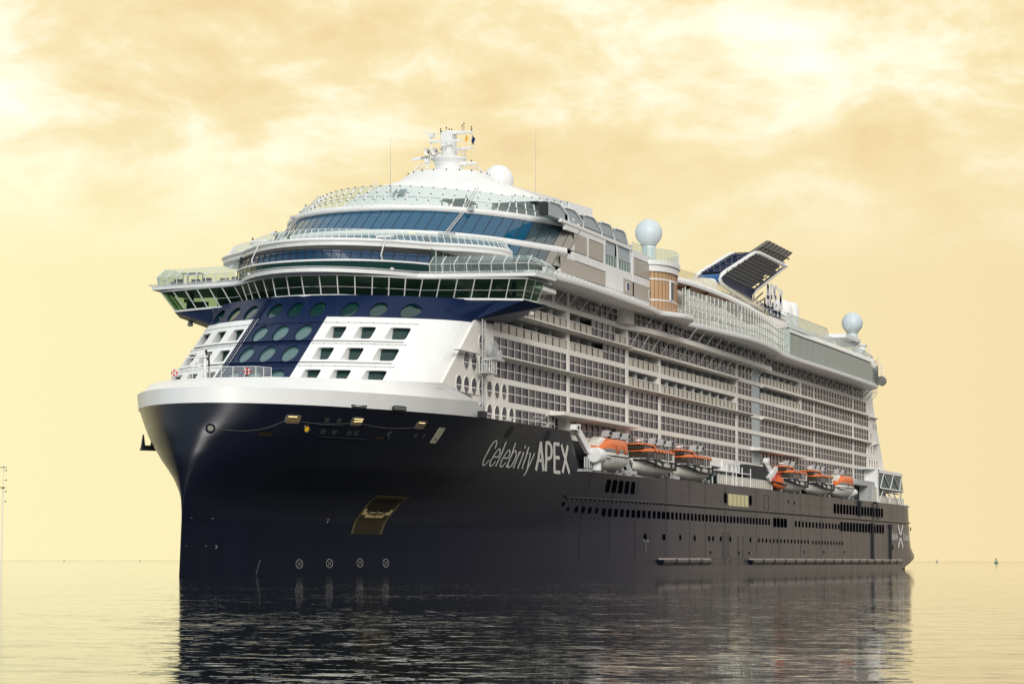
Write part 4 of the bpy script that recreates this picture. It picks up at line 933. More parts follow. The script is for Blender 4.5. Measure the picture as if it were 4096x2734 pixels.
m = MB(); m.lathe((79.5, -5.6, 50.6), [(.28, 0), (.3, .3), (.3, .6), (.2, .85), (.02, .95)], 12); m.tube((79.5, -5.6, 49.4), (79.5, -5.6, 50.6), .06); m.lathe((80.5, -8.3, 49.6), [(.12, 0), (.14, .5), (.05, .6)], 8)
m.tube((80, -3.6, 49.3), (80, -3.6, 50.7), .05); m.box(79.9, 80.1, -3.5, -3.2, 50.5, 50.8); m.build('small_aerial', white, dome)
for p, h in (((63.5, 2.9, 47.5), 7.3), ((90, -7.5, 49.5), 10.0)):
    m = MB(); m.tube(p, (p[0], p[1], p[2] + 1.2), .12, 6); m.tube((p[0], p[1], p[2] + 1.2), (p[0], p[1], p[2] + h), .035, 5, 0, .015); m.build('whip_antenna', grey, dome)
m = MB()
for y in (4.2, 4.5): m.tube((62, y, 46.5), (62, y, 49.2), .05, 5)
m.build('whip_antenna', white, dome)
# --- wooden round bay, roof terrace and mid radome
def bay(z0, z1, o=0.):
    c = Vector((108.6, -18.6)); return [(c.x + (5.3 + o) * cos(a) * (1.25 if cos(a) > 0 else 1), c.y + (2.9 + o) * sin(a)) for a in [pi + pi * k / 18 for k in range(19)]]
m = MB()
for z0, z1, o, mi in ((35.85, 37.35, 0, 0), (37.35, 37.55, .06, 1), (37.55, 40.25, 0, 0), (40.25, 40.45, .06, 1), (40.45, 41.4, 0, 0), (41.4, 42.3, .25, 1), (42.3, 42.9, .5, 1)):
    a = bay(z0, z1, o); m.loft([[(x, y, z0) for x, y in a], [(x, y, z1) for x, y in a]], mi, False, False)
    m.poly([(x, y, z1) for x, y in a], 1); m.poly([(x, y, z0) for x, y in a][::-1], 1)
a = bay(0, 0, .02)
for x, y in a[1:-1]: m.box(x - .03, x + .03, y - .04, y + .02, 35.9, 41.4, 2)
m.box(106.9, 108.4, -21.62, -21.3, 37.6, 40.3, 1); m.box(107.1, 108.2, -21.7, -21.55, 37.75, 40.15, 3)
m.build('round_bay', [wood, white, soffw, greengl], ship)
m = MB(); g = MB(); ed = [(95.5, -19.3), (99, -19.4), (102.5, -19.5)] + bay(0, 0, .3)[1:]; pa = None
m.poly([(95.4, -19.4, 43.3), (103, -19.4, 43.3), (116, -18.6, 42.9), (140, -8, 42.9), (95.4, -8, 43.3)], 0)
for x, y in ed:
    p = Vector((x, y, 42.9)); q = Vector((x, y, 44.6)); m.tube(p, q, .05, 4)
    if pa: g.poly([pa[0], p, q, pa[1]])
    pa = (p, q)
m.build('terrace_deck', white, ship); g.build('terrace_glass', clear, ship)
m = MB(); m.box(97, 140, -15, 15, 35.9, 43.2); m.box(120, 215, -13, 13, 35.9, 43.0); m.box(112, 122, -14, -8, 43.2, 44.6); m.box(140, 190, -7, 7, 43, 47.2); m.box(188, 262, -12, 12, 36, 45); m.build('midship_deckhouse', cream, ship)
m = MB(); m.lathe((113, -16, 42.9), [(.8, 0), (.9, 1.2), (.3, 1.9), (.02, 2.1)], 10); m.lathe((116, -15.2, 42.9), [(.5, 0), (.6, 1.2), (.1, 2.0)], 10); m.build('terrace_planter', MATS['cypress_green'], ship)
radome((143.4, -8, 52.05), 2.12, 44.5, ship)
# tall glass screens along the deck edge
xs = [x for x in [117.5 + 1.72 * k for k in range(38)]]
m = MB(); g = MB(); pa = None
for i, x in enumerate(xs):
    y = wy(x) + .75; zt = interp(x, [117, 150, 183], [40.6, 40.5, 39.8]); p = Vector((x, y, 35.9)); q = Vector((x, y, zt)); m.tube(p, q, .085, 4)
    for z in (37, 38.2, 39.3): m.box(x - .1, x + .1, y - .14, y - .06, z, z + .14, 1)
    if pa: g.poly([pa[0], p, q, pa[1]])
    pa = (p, q)
m.build('screen_post', [white, dark], ship, label='row of tall white posts holding the glass wall'); g.build('glass_screen', mat('milky_screen_glass', (.52, .55, .50), .1, alpha=.5, trans=(.9, .92, .88)), ship)
m = MB()
for k in range(9): x = 122 + 6 * k; m.lathe((x, -17.5, 36), [(.9, 0), (1.3, 1.6), (.9, 2.3)], 10)
m.box(118, 180, -16.2, -15.5, 36, 39.5); m.build('cabana', [cream], ship)
# swooping ramp beam with timber soffit
rx = [116, 121, 126, 132, 138, 144, 150, 156, 161, 166]; ry = [-18.3, -18.9, -19.3, -19.6, -19.8, -20.0, -20.3, -20.8, -21.2, -21.6]; rz = [42.0, 42.1, 42.15, 42.15, 42.1, 42.0, 41.75, 41.3, 40.75, 40.1]
m = MB(); m.loft([[(x, y, z - .45) for x, y, z in zip(rx, ry, rz)], [(x, y - .08, z - .2) for x, y, z in zip(rx, ry, rz)], [(x, y, z + .35) for x, y, z in zip(rx, ry, rz)], [(x, y + .5, z + .4) for x, y, z in zip(rx, ry, rz)]], 0, False, False)
m.loft([[(x, y, z - .45) for x, y, z in zip(rx, ry, rz)], [(x, y + 3.6, z - .45) for x, y, z in zip(rx, ry, rz)]], 1, False, False); m.loft([[(x, y + .4, z + .38) for x, y, z in zip(rx, ry, rz)], [(x, y + 3.6, z + .38) for x, y, z in zip(rx, ry, rz)]], 0, False, False)
for x in (127, 136, 145.5, 154): y = interp(x, rx, ry); m.box(x, x + .5, y + .5, y + .9, 35.9, interp(x, rx, rz) - .4, 0); m.box(x, x + .25, y + .3, y + 3.4, interp(x, rx, rz) - .8, interp(x, rx, rz) - .45, 1)
m.build('ramp_beam', [white, soffw], ship)
m = MB(); g = MB(); pa = None
for k in range(40):
    x = 116 + 50 * k / 39; p = Vector((x, interp(x, rx, ry) + .1, interp(x, rx, rz) + .35)); q = p + UP * 1.25; m.tube(p, q, .03, 4)
    if pa: g.poly([pa[0], p, q, pa[1]])
    pa = (p, q)
m.build('ramp_rail', steel, ship); g.build('ramp_glass', mat('cream_screen_glass', (.55, .5, .36), .08, alpha=.35, trans=(.95, .9, .75)), ship)
# --- aft clad block with its parapet and tall rail
m = MB(); xs = [183.6 + 76.6 * k / 86 for k in range(87)]
def ztop(x): return 39.7 if x < 252.6 else (38.9 if x > 254 else lerp(39.7, 38.9, (x - 252.6) / 1.4))
for i in range(86):
    a, b2 = xs[i], xs[i + 1]; ya, yb2 = wy(a) + .35, wy(b2) + .35
    m.add([(a + .09, ya, 35.9), (b2 - .09, yb2, 35.9), (b2 - .09, yb2, ztop(b2)), (a + .09, ya, ztop(a))], [(0, 1, 2, 3)], 0)
m.loft([[(x, wy(x) + .42, 35.9) for x in xs], [(x, wy(x) + .42, ztop(x)) for x in xs]], 2, False, False)
m.loft([[(x, wy(x) + .25, ztop(x)) for x in xs], [(x, wy(x) + .25, ztop(x) + .12) for x in xs]], 2, False, False)
m.loft([[(x, wy(x) + .3, ztop(x) + .1) for x in xs], [(x, wy(x) + .3, 40.55) for x in xs], [(x, wy(x) + .9, 40.6) for x in xs]], 1, False, False)
ec = [(260.2, -21.2), (263.2, -20.4), (265.3, -18.6), (266.2, -16), (266.5, -8), (266.5, 8), (264, 19)]
m.loft([[(x, y, 35.9) for x, y in ec], [(x, y, 38.9) for x, y in ec]], 0, False, False); m.loft([[(x, y, 38.9) for x, y in ec], [(x, y, 40.0) for x, y in ec]], 1, False, False)
m.loft([[(183.6, y, z) for y in (-21, -12)] for z in (35.9, 40.4)], 0, False, False); m.poly([(183.6, -21, 40.5), (260, -21, 40.5), (266, -12, 40.2), (266, 18, 40.2), (183.6, 18, 40.5)], 1)
aft = m.build('aft_block', [teal, white, dark], ship)
m = MB(); g = MB(); pa = None
for k in range(60):
    x = 184 + 76 * k / 59; zt = 43.1 if x < 216 else (41.9 if x < 250 else 41.5); y = wy(x) + .8; p = Vector((x, y, 40.55)); q = Vector((x, y, zt)); m.tube(p, q, .07, 4)
    if pa: g.poly([pa[0], p, q, pa[1]])
    if pa: m.tube(pa[1], q, .05 if zt > 43 else .03, 4); m.tube(pa[0], p, .03, 4)
    pa = (p, q)
for x, y in ec[:4]: m.tube((x, y, 40), (x, y, 41.4), .06, 4)
for z in (37.6, 39.3, 40.6, 42.2, 43): m.tube((166, -17.5, z), (184, -20.8, z), .05, 4)
for x in (167, 172, 177, 182): m.tube((x, interp(x, [166, 184], [-17.5, -20.8]), 36), (x, interp(x, [166, 184], [-17.5, -20.8]), 43), .05, 4)
m.build('aft_rail', steel, aft); g.build('aft_rail_glass', clear, aft)
m = MB(); m.box(232, 246, -20.6, -16.8, 43.0, 43.7, 0); m.lathe((243, -18.7, 42.2), [(1.6, 0), (2.1, .5), (2.3, .8)], 16, 1); m.lathe((249.5, -19.5, 40.5), [(1.3, 0), (1.3, 1.8), (1.0, 2.0)], 16, 0); m.lathe((254.5, -19.2, 40.5), [(.25, 0), (.25, 2.3), (.9, 2.5), (.9, 3.1)], 14, 0); m.box(250, 258, -19.4, -14, 40.4, 41.5, 2)
m.tube((257, -20, 40.5), (257, -20, 43), .12, 6, 0); m.build('aft_platform', [white, steel, soffw], aft)
radome((249.5, -18.3, 47.25), 2.05, 43.2, aft)
m = MB(); m.lathe((264, -1, 40), [(2.3, 0), (2.3, 11.6), (2.0, 12.8), (1.2, 13.6), (.02, 13.8)], 24); m.lathe((271.5, -1, 40), [(1.9, 0), (1.9, 12.8), (1.5, 13.7), (.02, 14.1)], 20); m.lathe((190, -2, 42.9), [(3.6, 0), (3.6, 4.6), (3.2, 6.0), (2.2, 6.9), (.6, 7.2), (.02, 7.25)], 24); m.lathe((198, -2, 42.9), [(3.0, 0), (3.0, 7.0), (2.4, 7.9), (.02, 8.2)], 20); m.tube((193, -2, 49), (193, -2, 51.6), .08)
m.build('exhaust_housing', white, ship)
m = MB(); wc = Vector((262, -20.6, 35.9))
for k in (0, 1.6): m.tube((wc.x + k * 1.2, wc.y - k * .4, 35.9), (wc.x + k * 1.2, wc.y - k * .4, 40.4), .1, 5)
for z in (37.8, 38.6, 39.4, 40.2): m.tube((wc.x, wc.y, z), (wc.x + 1.9, wc.y - .6, z), .06, 4)
m.lathe((wc.x + 1.5, wc.y - .6, 37.0), [(.8, -.5), (.95, -.45), (.95, .45), (.8, .5)], 18, 1, 'x'); m.build('line_winch', [white, boatgr], aft)
# --- funnel: swept twin fins, lattice faces, exhaust pipes
FY = 2.35; fu = empty('funnel'); fu.parent = ship
def fxz(x, z): return x, z
fin = [(209.7, 51.9), (210.6, 53.0), (213.2, 53.6), (233.6, 59.2), (236.8, 59.9), (240.0, 60.3), (262.8, 60.2), (236.4, 52.7), (234.6, 51.6), (236, 50.6), (231.2, 49.9), (214, 51.0)]
for s in (-1, 1):
    m = MB()
    m.path([(x, s * FY, z) for x, z in [(265, 49.5), (231, 50.0), (214, 51.0), (210.6, 51.4), (209.7, 52.1), (210.6, 53.0), (213.2, 53.8), (233.6, 59.3), (236.8, 60.0), (240.0, 60.35), (262.8, 60.3)]], .36, 8, 0)
    m.path([(x, s * FY, z) for x, z in [(262.8, 60.2), (237.5, 52.9), (235.2, 51.9), (235.6, 51.0), (265, 50.0)]], .22, 6, 1)
    m.build('funnel_rim', [white, steel], fu)
for s in (-1, 1):                 # slatted side face with a row of see-through slots near its after edge
    m = MB(); A0, A1 = Vector((212.5, s * FY * .92, 53.3)), Vector((237.4, s * FY * .92, 59.9)); B0, B1 = Vector((237.6, s * FY * .92, 53.0)), Vector((262.0, s * FY * .92, 59.9))
    Pt = lambda u, v: A0.lerp(B0, u).lerp(A1.lerp(B1, u), v)
    nv = 9
    for j in range(nv):
        v0, v1 = j / nv, (j + 1) / nv
        for u0, u1 in ((0, .80), (.80, .86), (.93, 1)):
            if u0 == .80 and j in (4,): continue
            m.poly([Pt(u0, v0), Pt(u1, v0), Pt(u1, v1), Pt(u0, v1)], 0)
        m.poly([Pt(.86, v0), Pt(.93, v0), Pt(.93, v0 + .25 / nv), Pt(.86, v0 + .25 / nv)], 0)
        if j in (2, 5, 6): m.poly([Pt(.86, v0), Pt(.93, v0), Pt(.93, v1), Pt(.86, v1)], 0)
        m.tube(Pt(0, v0) + Vector((0, s * .1, 0)), Pt(1, v0) + Vector((0, s * .1, 0)), .08, 4, 1)
    for k in range(12): u = .08 + k * .07; m.tube(Pt(u, .06) + Vector((0, s * .06, 0)), Pt(u, .95) + Vector((0, s * .06, 0)), .1, 4, 0)
    m.build('funnel_side', [mat('funnel_black_blue_%d' % s, (.005, .009, .018), .4, spec=.3), mat('funnel_slat_%d' % s, (.028, .031, .034), .4)], fu)
m = MB()                          # perforated front between the fins
F0, F1 = Vector((213.4, 0, 53.9)), Vector((238, 0, 60.2)); nu, nv = 4, 11
for j in range(nv + 1): p = F0.lerp(F1, j / nv); m.tube(p + Vector((0, -FY, 0)), p + Vector((0, FY, 0)), .16, 4)
for j in range(nv):
    for k in range(nu + 1):
        y0 = -FY + 2 * FY * k / nu; d = .35 * (1 if j % 2 else -1); p, q = F0.lerp(F1, j / nv), F0.lerp(F1, (j + 1) / nv); m.tube(p + Vector((0, y0 + d, 0)), q + Vector((0, y0 - d, 0)), .17, 4)
        if random.random() < .35 and k < nu: m.poly([p + Vector((0, y0, 0)), p + Vector((0, y0 + 2 * FY / nu, 0)), q + Vector((0, y0 + 2 * FY / nu, 0)), q + Vector((0, y0, 0))])
m.build('funnel_lattice', navy2, fu)
m = MB()                          # curved blue skirt
pf = [(211.0, 51.6), (210.6, 52.4), (212.8, 53.4)]
m.loft([[(x, -FY * .98, z) for x, z in pf], [(x, FY * .98, z) for x, z in pf]], 1, False, False)
ka = [(213, 53.3), (238, 53.2)]
m.loft([[(212.5 + 25 * k / 10, -FY * .92, 53.25 - .02 * k) for k in range(11)], [(211.8 + 25 * k / 10, -FY * .72, 52.3 - .03 * k) for k in range(11)], [(213 + 23.5 * k / 10, -FY * .8, 51.2 - .08 * k) for k in range(11)], [(216 + 22 * k / 10, -FY * 1.02, 50.75 - .09 * k) for k in range(11)]], 0, False, False)
m.loft([[(238 + 2.7 * k, -FY * .8, 50.6) for k in range(10)], [(238 + 2.7 * k, -FY * 1.0, 49.7) for k in range(10)]], 0, False, False); m.box(214, 262, -FY * .7, FY * .8, 47, 50.4, 0)
m.build('funnel_skirt', [navy2, mat('funnel_bright_blue', (.01, .09, .24), .35)], fu)
for k in range(8):
    m = MB(); x = 240.5 + k * 3.05; y = 0; sl3 = (17.5 if k < 7 else 15, 4.7); r = .46
    p = Vector((x - 6, y, 58.3)); q = Vector((x + sl3[0], y, 60.1 + sl3[1])); d = (q - p).normalized(); a = Vector((0, 1, 0)); b2 = d.cross(a)
    ring0 = [tuple(p + (a * cos(t_) + b2 * sin(t_)) * r) for t_ in [2 * pi * j / 14 for j in range(14)]]; ring1 = [tuple(q + (a * cos(t_) + b2 * sin(t_)) * r + d * (-sin(t_) * 1.6)) for t_ in [2 * pi * j / 14 for j in range(14)]]
    m.loft([ring0, ring1], 0, True, True); m.build('exhaust_pipe', rust, fu)
m = MB()
for z0 in (.35, .62): m.tube((238 + 17 * z0, -.9, 59.6 + 4.7 * z0), (262 + 16 * z0, -.9, 59.9 + 4.7 * z0), .16, 5)
m.build('pipe_clamp', dark, fu)
m = MB(); sg = lambda a, b2: (a, -FY - .9, b2)
for d_ in (0,):
    t2 = MB(); text(t2, 'APEX', 241.6, 255.6, 50.6, 4.1, .95, .42, lambda a, b2, d_=d_: (a, -FY - .9 + d_, b2), 0, .14); m.add(t2.v, t2.f, 0 if d_ == 0 else 1)
for x in (242.5, 245.5, 248.6, 251.6, 254.8): m.tube((x, -FY - .5, 49.2), (x, -FY - .5, 51.6), .22, 5, 1)
for k in range(5): m.tube((241 + 2.6 * k, -FY - .4, 52.8 - .7 * k), (234 + 2.6 * k, -FY + .3, 50.0), .13, 4, 1)
m.build('name_sign', [white, navy2], ship)
m = MB()
for k in range(5): m.path([(x, 2 + k * .5, z) for x, z in ((150, 48.2 + k * .2), (180, 48.6 + k * .18), (206, 47.6 + k * .15))], .18, 5)
m.build('pool_shade_rib', dark, ship)

# --- boat deck: davits, fences, houses
m = MB(); m.box(75, 303, -19.35, -13, 12.9, 13.2); m.box(76, 280, -17.3, -17.0, 13.2, 16.9, 1); bd = m.build('boat_deck', [grey, dark], ship)
def davit(x, top=18.2):
    m = MB(); y = -18.7
    m.prism([(x - .25, -19.6, 13.1), (x + .35, -19.6, 13.1), (x + .1, -18.2, 16.2), (x - .9, -18.2, 16.2)], (0, .5, 0)); m.prism([(x - .9, -18.5, 15.8), (x + .1, -18.5, 15.8), (x - 1.3, -19.0, top), (x - 2.2, -19.0, top - .2)], (0, .45, 0))
    m.prism([(x - 2.5, -19.3, top - .5), (x - 1.3, -19.5, top - .35), (x - 1.0, -19.5, top + .2), (x - 1.9, -19.4, top + .35)], (0, .9, 0)); m.lathe((x - 1.7, -19.6, top - .02), [(.25, 0), (.25, .1)], 10, 1, 'y')
    m.box(x - .4, x + .5, -19.9, -19.2, 13.15, 13.6); m.tube((x - 1.6, -19.3, top), (x - 1.4, -19.5, 16), .06, 4, 1)
    return m.build('davit', [steel, dark], bd)
for x in (86.6, 91.2, 95.3, 108.5, 112.7, 117, 130.5, 133.8, 191, 195.5, 211.5, 215.5, 219.6, 232.5, 237): davit(x)
m = MB()       # big crane frame at the first lifeboat
m.prism([(70.8, -19.3, 17.9), (71.8, -19.3, 18.5), (77.5, -19.4, 15.6), (75.5, -19.4, 15.2)], (0, .5, 0)); m.prism([(70.0, -19.5, 17.9), (71.9, -19.5, 17.7), (72.1, -19.5, 18.7), (70.6, -19.4, 18.6)], (0, .8, 0)); m.lathe((71.2, -19.55, 18.2), [(.25, 0), (.25, .1)], 10, 1, 'y')
m.lathe((77.6, -19.9, 15.0), [(.9, -1.3), (1.0, -1.1), (1.05, .9), (.9, 1.3)], 14, 0, 'x'); m.tube((77.8, -19.8, 13.1), (77.8, -19.8, 14.4), .6, 10); m.prism([(79.5, -19.6, 14.2), (80.5, -19.6, 14.4), (83, -19.6, 13.2), (81.8, -19.6, 13.0)], (0, .4, 0)); m.build('davit', [white, dark], bd)
railing('deck_rail', [(74.5, -19.2, 13.3), (79.5, -19.4, 13.25), (82, -19.5, 13.25)], 1.35, bd, .05, 5, .6)
m = MB()
for k in range(26): x = 141 + k * 1.36; m.box(x, x + 1.22, -19.42, -19.36, 13.3, 14.55, 1); m.tube((x - .06, -19.42, 13.2), (x - .06, -19.42, 14.7), .06, 4, 0)
m.tube((141, -19.42, 14.6), (176.4, -19.42, 14.6), .05, 4, 0)
for x in (146, 150, 152.2, 156, 161.5, 176.3): m.tube((x, -19.45, 13.2), (x, -19.45, 16.2 if x < 170 else 15), .09, 5, 0)
m.build('deck_fence', [white, balglass], bd)
m = MB(); m.prism([(134.5, -18.4, 16.0), (149, -18.4, 16.0), (147, -18.4, 17.0), (136, -18.4, 17.0)], (0, 1.4, 0), 0); m.box(147, 158, -18.6, -17.3, 15.3, 16.9, 0); m.box(139, 161, -19.5, -18.3, 15.2, 15.35, 0); m.box(139, 156, -18.5, -17.5, 13.2, 15.2, 1)
for x in (141, 144, 146.5, 149.5, 152): m.box(x, x + .25, -18.6, -18.45, 13.2, 15.2, 0)
for x in (150.5, 153, 155.3): m.box(x, x + 1.2, -18.68, -18.6, 15.6, 16.6, 2)
m.build('deck_cabin', [white, greengl, grey], bd)
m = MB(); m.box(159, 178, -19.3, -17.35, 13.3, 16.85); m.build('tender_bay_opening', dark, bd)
m = MB(); m.prism([(170.3, -19.6, 17.5), (172.6, -19.6, 17.9), (183.6, -19.6, 13.5), (182.2, -19.6, 13.1)], (0, .5, 0)); m.prism([(172, -19.9, 15.1), (173.5, -19.9, 14.5), (178.8, -19.9, 16.5), (178.4, -19.9, 17.2)], (0, .5, 0))
m.prism([(171.8, -19.7, 17.5), (173.6, -19.7, 17.4), (173.8, -19.7, 18.4), (172.4, -19.7, 18.3)], (0, .7, 0)); m.path([(174, -20, 14.6), (179, -20, 15.9), (181.5, -20, 15.6)], .1, 5, 1)
for k in range(6): m.tube((174 + k, -20, 14.6 + k * .26), (174.6 + k, -20, 15.2 + k * .26), .06, 4, 1)
m.build('rescue_crane', [white, red], bd)
m = MB()
for x, z in ((240.5, 15.9), (244.5, 14.6), (241.5, 14.3)): m.lathe((x, -19.2, z), [(.3, -1.5), (.62, -1.2), (.66, 0), (.62, 1.2), (.3, 1.5)], 12, 0, 'x')
for x in (238.6, 240.2, 242, 243.5):
    m.tube((x, -19.4, 13.2), (x, -19.4, 17.4), .06, 4, 1)
for z in (14, 15.2, 16.3, 17.3): m.tube((238.6, -19.4, z), (243.5, -19.4, z), .05, 4, 1)
m.build('liferaft_canister', [white, steel], bd)
m = MB(); m.box(259, 266, -19.2, -17.4, 13.2, 16.2, 0); m.prism([(246, -19.2, 16.2), (266.5, -19.2, 16.2), (270, -19.2, 17.2), (250, -19.2, 17.2)], (0, 1.8, 0), 0); m.box(262.4, 266.4, -19.5, -19.2, 12.9, 16.2, 0); m.box(262.8, 266, -19.56, -19.5, 13.3, 15.9, 1); m.build('deck_locker', [grey, balglass], bd)
# --- stern lounge
LC = [(267, -19.65), (290, -19.65), (295, -19.3), (299, -17.9), (301.6, -15), (302.6, -10), (303, 0), (302.6, 10), (299, 16.5), (290, 18.2)]
LR = resample(LC, 30); m = MB()
def sh(z): return (19 - z) * .12
m.loft([[(x + sh(z), y * (1 + .004 * (19 - z)), z) for x, y in LR] for z in (16.1, 19.1)], 1, False, False, False)
m.loft([[(x, y * 1.01, z) for x, y in LR] for z in (19.05, 19.7)], 0, False, False, False); m.poly([(x, y * 1.01, 19.7) for x, y in LR] + [(262, 17.5, 19.7), (262, -18, 19.7)], 0); m.box(262, 290, -17.5, 17, 19.6, 20.1, 0)
m.poly([(x + .3, y * 1.015, 16.1) for x, y in LR] + [(262, 17.5, 16.1), (262, -18, 16.1)], 0); m.loft([[(x + .35, y * 1.02, z) for x, y in LR] for z in (15.95, 16.2)], 0, False, False, False)
m.box(268, 299, -15, 15, 13.2, 16, 2); m.box(266, 267.5, -19.7, 17, 13.2, 19.7, 0)
for k in range(0, 26, 4):
    A, B, C_ = LR[k], LR[min(k + 2, 30)], LR[min(k + 4, 30)]; up_ = lambda p, z: (p[0] + sh(z) + .05, p[1] * (1.006 + .004 * (19 - z)), z)
    m.tube(up_(A, 16.1), up_(B, 19.05), .11, 5, 0); m.tube(up_(B, 19.05), up_(C_, 16.1), .11, 5, 0)
    m.tube((A[0] + .3, A[1], 13.2), (B[0] + .2, B[1], 16.0), .1, 5, 0); m.tube((B[0] + .2, B[1], 16.0), (C_[0] + .3, C_[1], 13.2), .1, 5, 0)
m.path([(x - .2, y, 20.2) for x, y in LR[12:]], .05, 4, 0)
for x, y in LR[12::2]: m.tube((x - .2, y, 19.7), (x - .2, y, 20.2), .04, 4, 0)
lo2 = m.build('stern_lounge', [white, mat('lounge_teal_glass', (.010, .05, .05), .3, spec=.2), soffw], ship)
m = MB(); m.prism([(267, -19.0, 15.9), (294, -19.0, 15.35), (294, -17.5, 15.5), (267, -17.5, 16.1)], (0, 0, .12)); 
for x in (270, 276, 282, 288): m.tube((x, -18.9, 13.2), (x, -18.9, 15.6), .07, 4)
m.build('terrace_awning', white, lo2)
m = MB(); ft = [(266.6 + 1.5 * k, -19.3) for k in range(21)] + [(298, -18.9), (300.5, -17.8), (302.3, -16)]
for i in range(len(ft) - 1):
    (a, b2), (c, d) = ft[i], ft[i + 1]; m.poly([(lerp(a, c, .06), lerp(b2, d, .06), 13.25), (lerp(a, c, .94), lerp(b2, d, .94), 13.25), (lerp(a, c, .94), lerp(b2, d, .94), 14.55), (lerp(a, c, .06), lerp(b2, d, .06), 14.55)], 1); m.tube((a, b2, 13.2), (a, b2, 14.65), .05, 4, 0)
m.box(299.5, 303.6, -19.0, -17.2, 13.0, 13.5, 0); m.build('terrace_fence', [white, balglass], lo2)
# --- port-side hose reel on its lattice mast, searchlights and small gear at the hull top
m = MB()
for x in (34.1, 35.0): m.tube((x, -20.0, 17.5), (x, -20.0, 28.5), .07, 5)
for k in range(22): z = 17.7 + k * .5; m.tube((34.1, -20, z), (35.0, -20, z + .5), .035, 4); m.tube((34.1, -20, z), (35.0, -20, z), .035, 4)
c = (36.0, -20.6, 25.05)
for r in (1.05, .75, .35): m.path([(c[0] + r * cos(a), c[1] - .25, c[2] + r * sin(a)) for a in [2 * pi * k / 20 for k in range(20)]], .05, 4, 0, True)
for k in range(12): a = 2 * pi * k / 12; m.tube((c[0], c[1] - .25, c[2]), (c[0] + 1.05 * cos(a), c[1] - .25, c[2] + 1.05 * sin(a)), .035, 4)
m.lathe(c, [(.95, -.15), (.95, .25)], 18, 1, 'y'); m.box(34.6, 38.4, -21.1, -19.9, 23.95, 24.2); m.box(37.5, 38.2, -20.9, -20.0, 24.2, 25.2)
m.build('hose_reel', [steel, grey], block).data.transform(MT)
railing('work_basket', [(33.2, -20.9, 22.5), (36.2, -20.9, 22.5), (36.2, -20.0, 22.5), (33.2, -20.0, 22.5), (33.2, -20.9, 22.5)], 1.3, block, .05, 3, .8).data.transform(MT); m = MB(); m.box(33.1, 36.3, -21, -19.9, 22.35, 22.5); m.tube((35, -20.4, 22.4), (34.6, -20, 21.9), .06); m.box(26, 33, -20.3, -19.6, 24.35, 24.45); m.build('basket_floor', steel, block).data.transform(MT)
m = MB(); m.box(34.0, 35.5, -20.1, -19.5, 17.45, 18.2); m.build('control_box', black, block)
m = MB(); m.path([(53, -19.5, 18.0), (53, -19.7, 18.6), (57, -19.8, 18.7), (57.4, -19.8, 18.9)], .06, 5); m.tube((53, -19.6, 18.0), (56.6, -19.8, 18.65), .05); m.sphere((57.2, -19.9, 19.0), .28, 10)
m.build('hull_top_camera', [steel], block)
for x in (44, 57.5): m = MB(); m.box(x, x + 1.8, -19.4, -19.1, 17.62, 17.75); m.sphere((x + 1.7, -19.3, 17.85), .2, 8); m.build('hull_top_lamp', [steel], block)

# ================================================================ THINGS CARRIED BY THE SHIP
def hullring(x, hw, zk, zg, n=9):           # half-U section
    return [(x, hw * sin(a), zk + (zg - zk) * (1 - cos(a)) ** .8) for a in [-pi / 2 + pi * k / (n - 1) for k in range(n)]]
def boat_shell(mb, Lh, W2, zg, m, blunt=.75):
    R = []
    for t_ in [0, .04, .1, .2, .35, .5, .65, .8, .92, 1]:
        w = W2 * min(1, (t_ / .38) ** .6 if t_ < .38 else 1) * (1 if t_ < .8 else 1 - (t_ - .8) * .5); w = max(w, .06); kz = lerp(.75, 0, min(t_ / .3, 1)) + (.35 * max(0, t_ - .82) / .18)
        R.append([(t_ * Lh, w * sin(a), kz + (zg + .35 * (1 - min(t_ / .4, 1)) - kz) * (1 - cos(a))) for a in [-pi / 2 + pi * k / 12 for k in range(13)]])
    mb.loft(R, m, False, False); mb.poly(R[-1][::-1], m); return R
def cover(mb, secs, m, smooth=True):        # secs: (x, half width, z bottom, z top, corner)
    R = []
    for x, w, z0, z1, e in secs:
        R.append([(x, w * math.copysign(abs(cos(a)) ** e, cos(a)), z0 + (z1 - z0) * abs(sin(a)) ** e) for a in [pi - pi * k / 14 for k in range(15)]])
    mb.loft(R, m, False, False, smooth); mb.poly(R[0], m); mb.poly(R[-1][::-1], m)
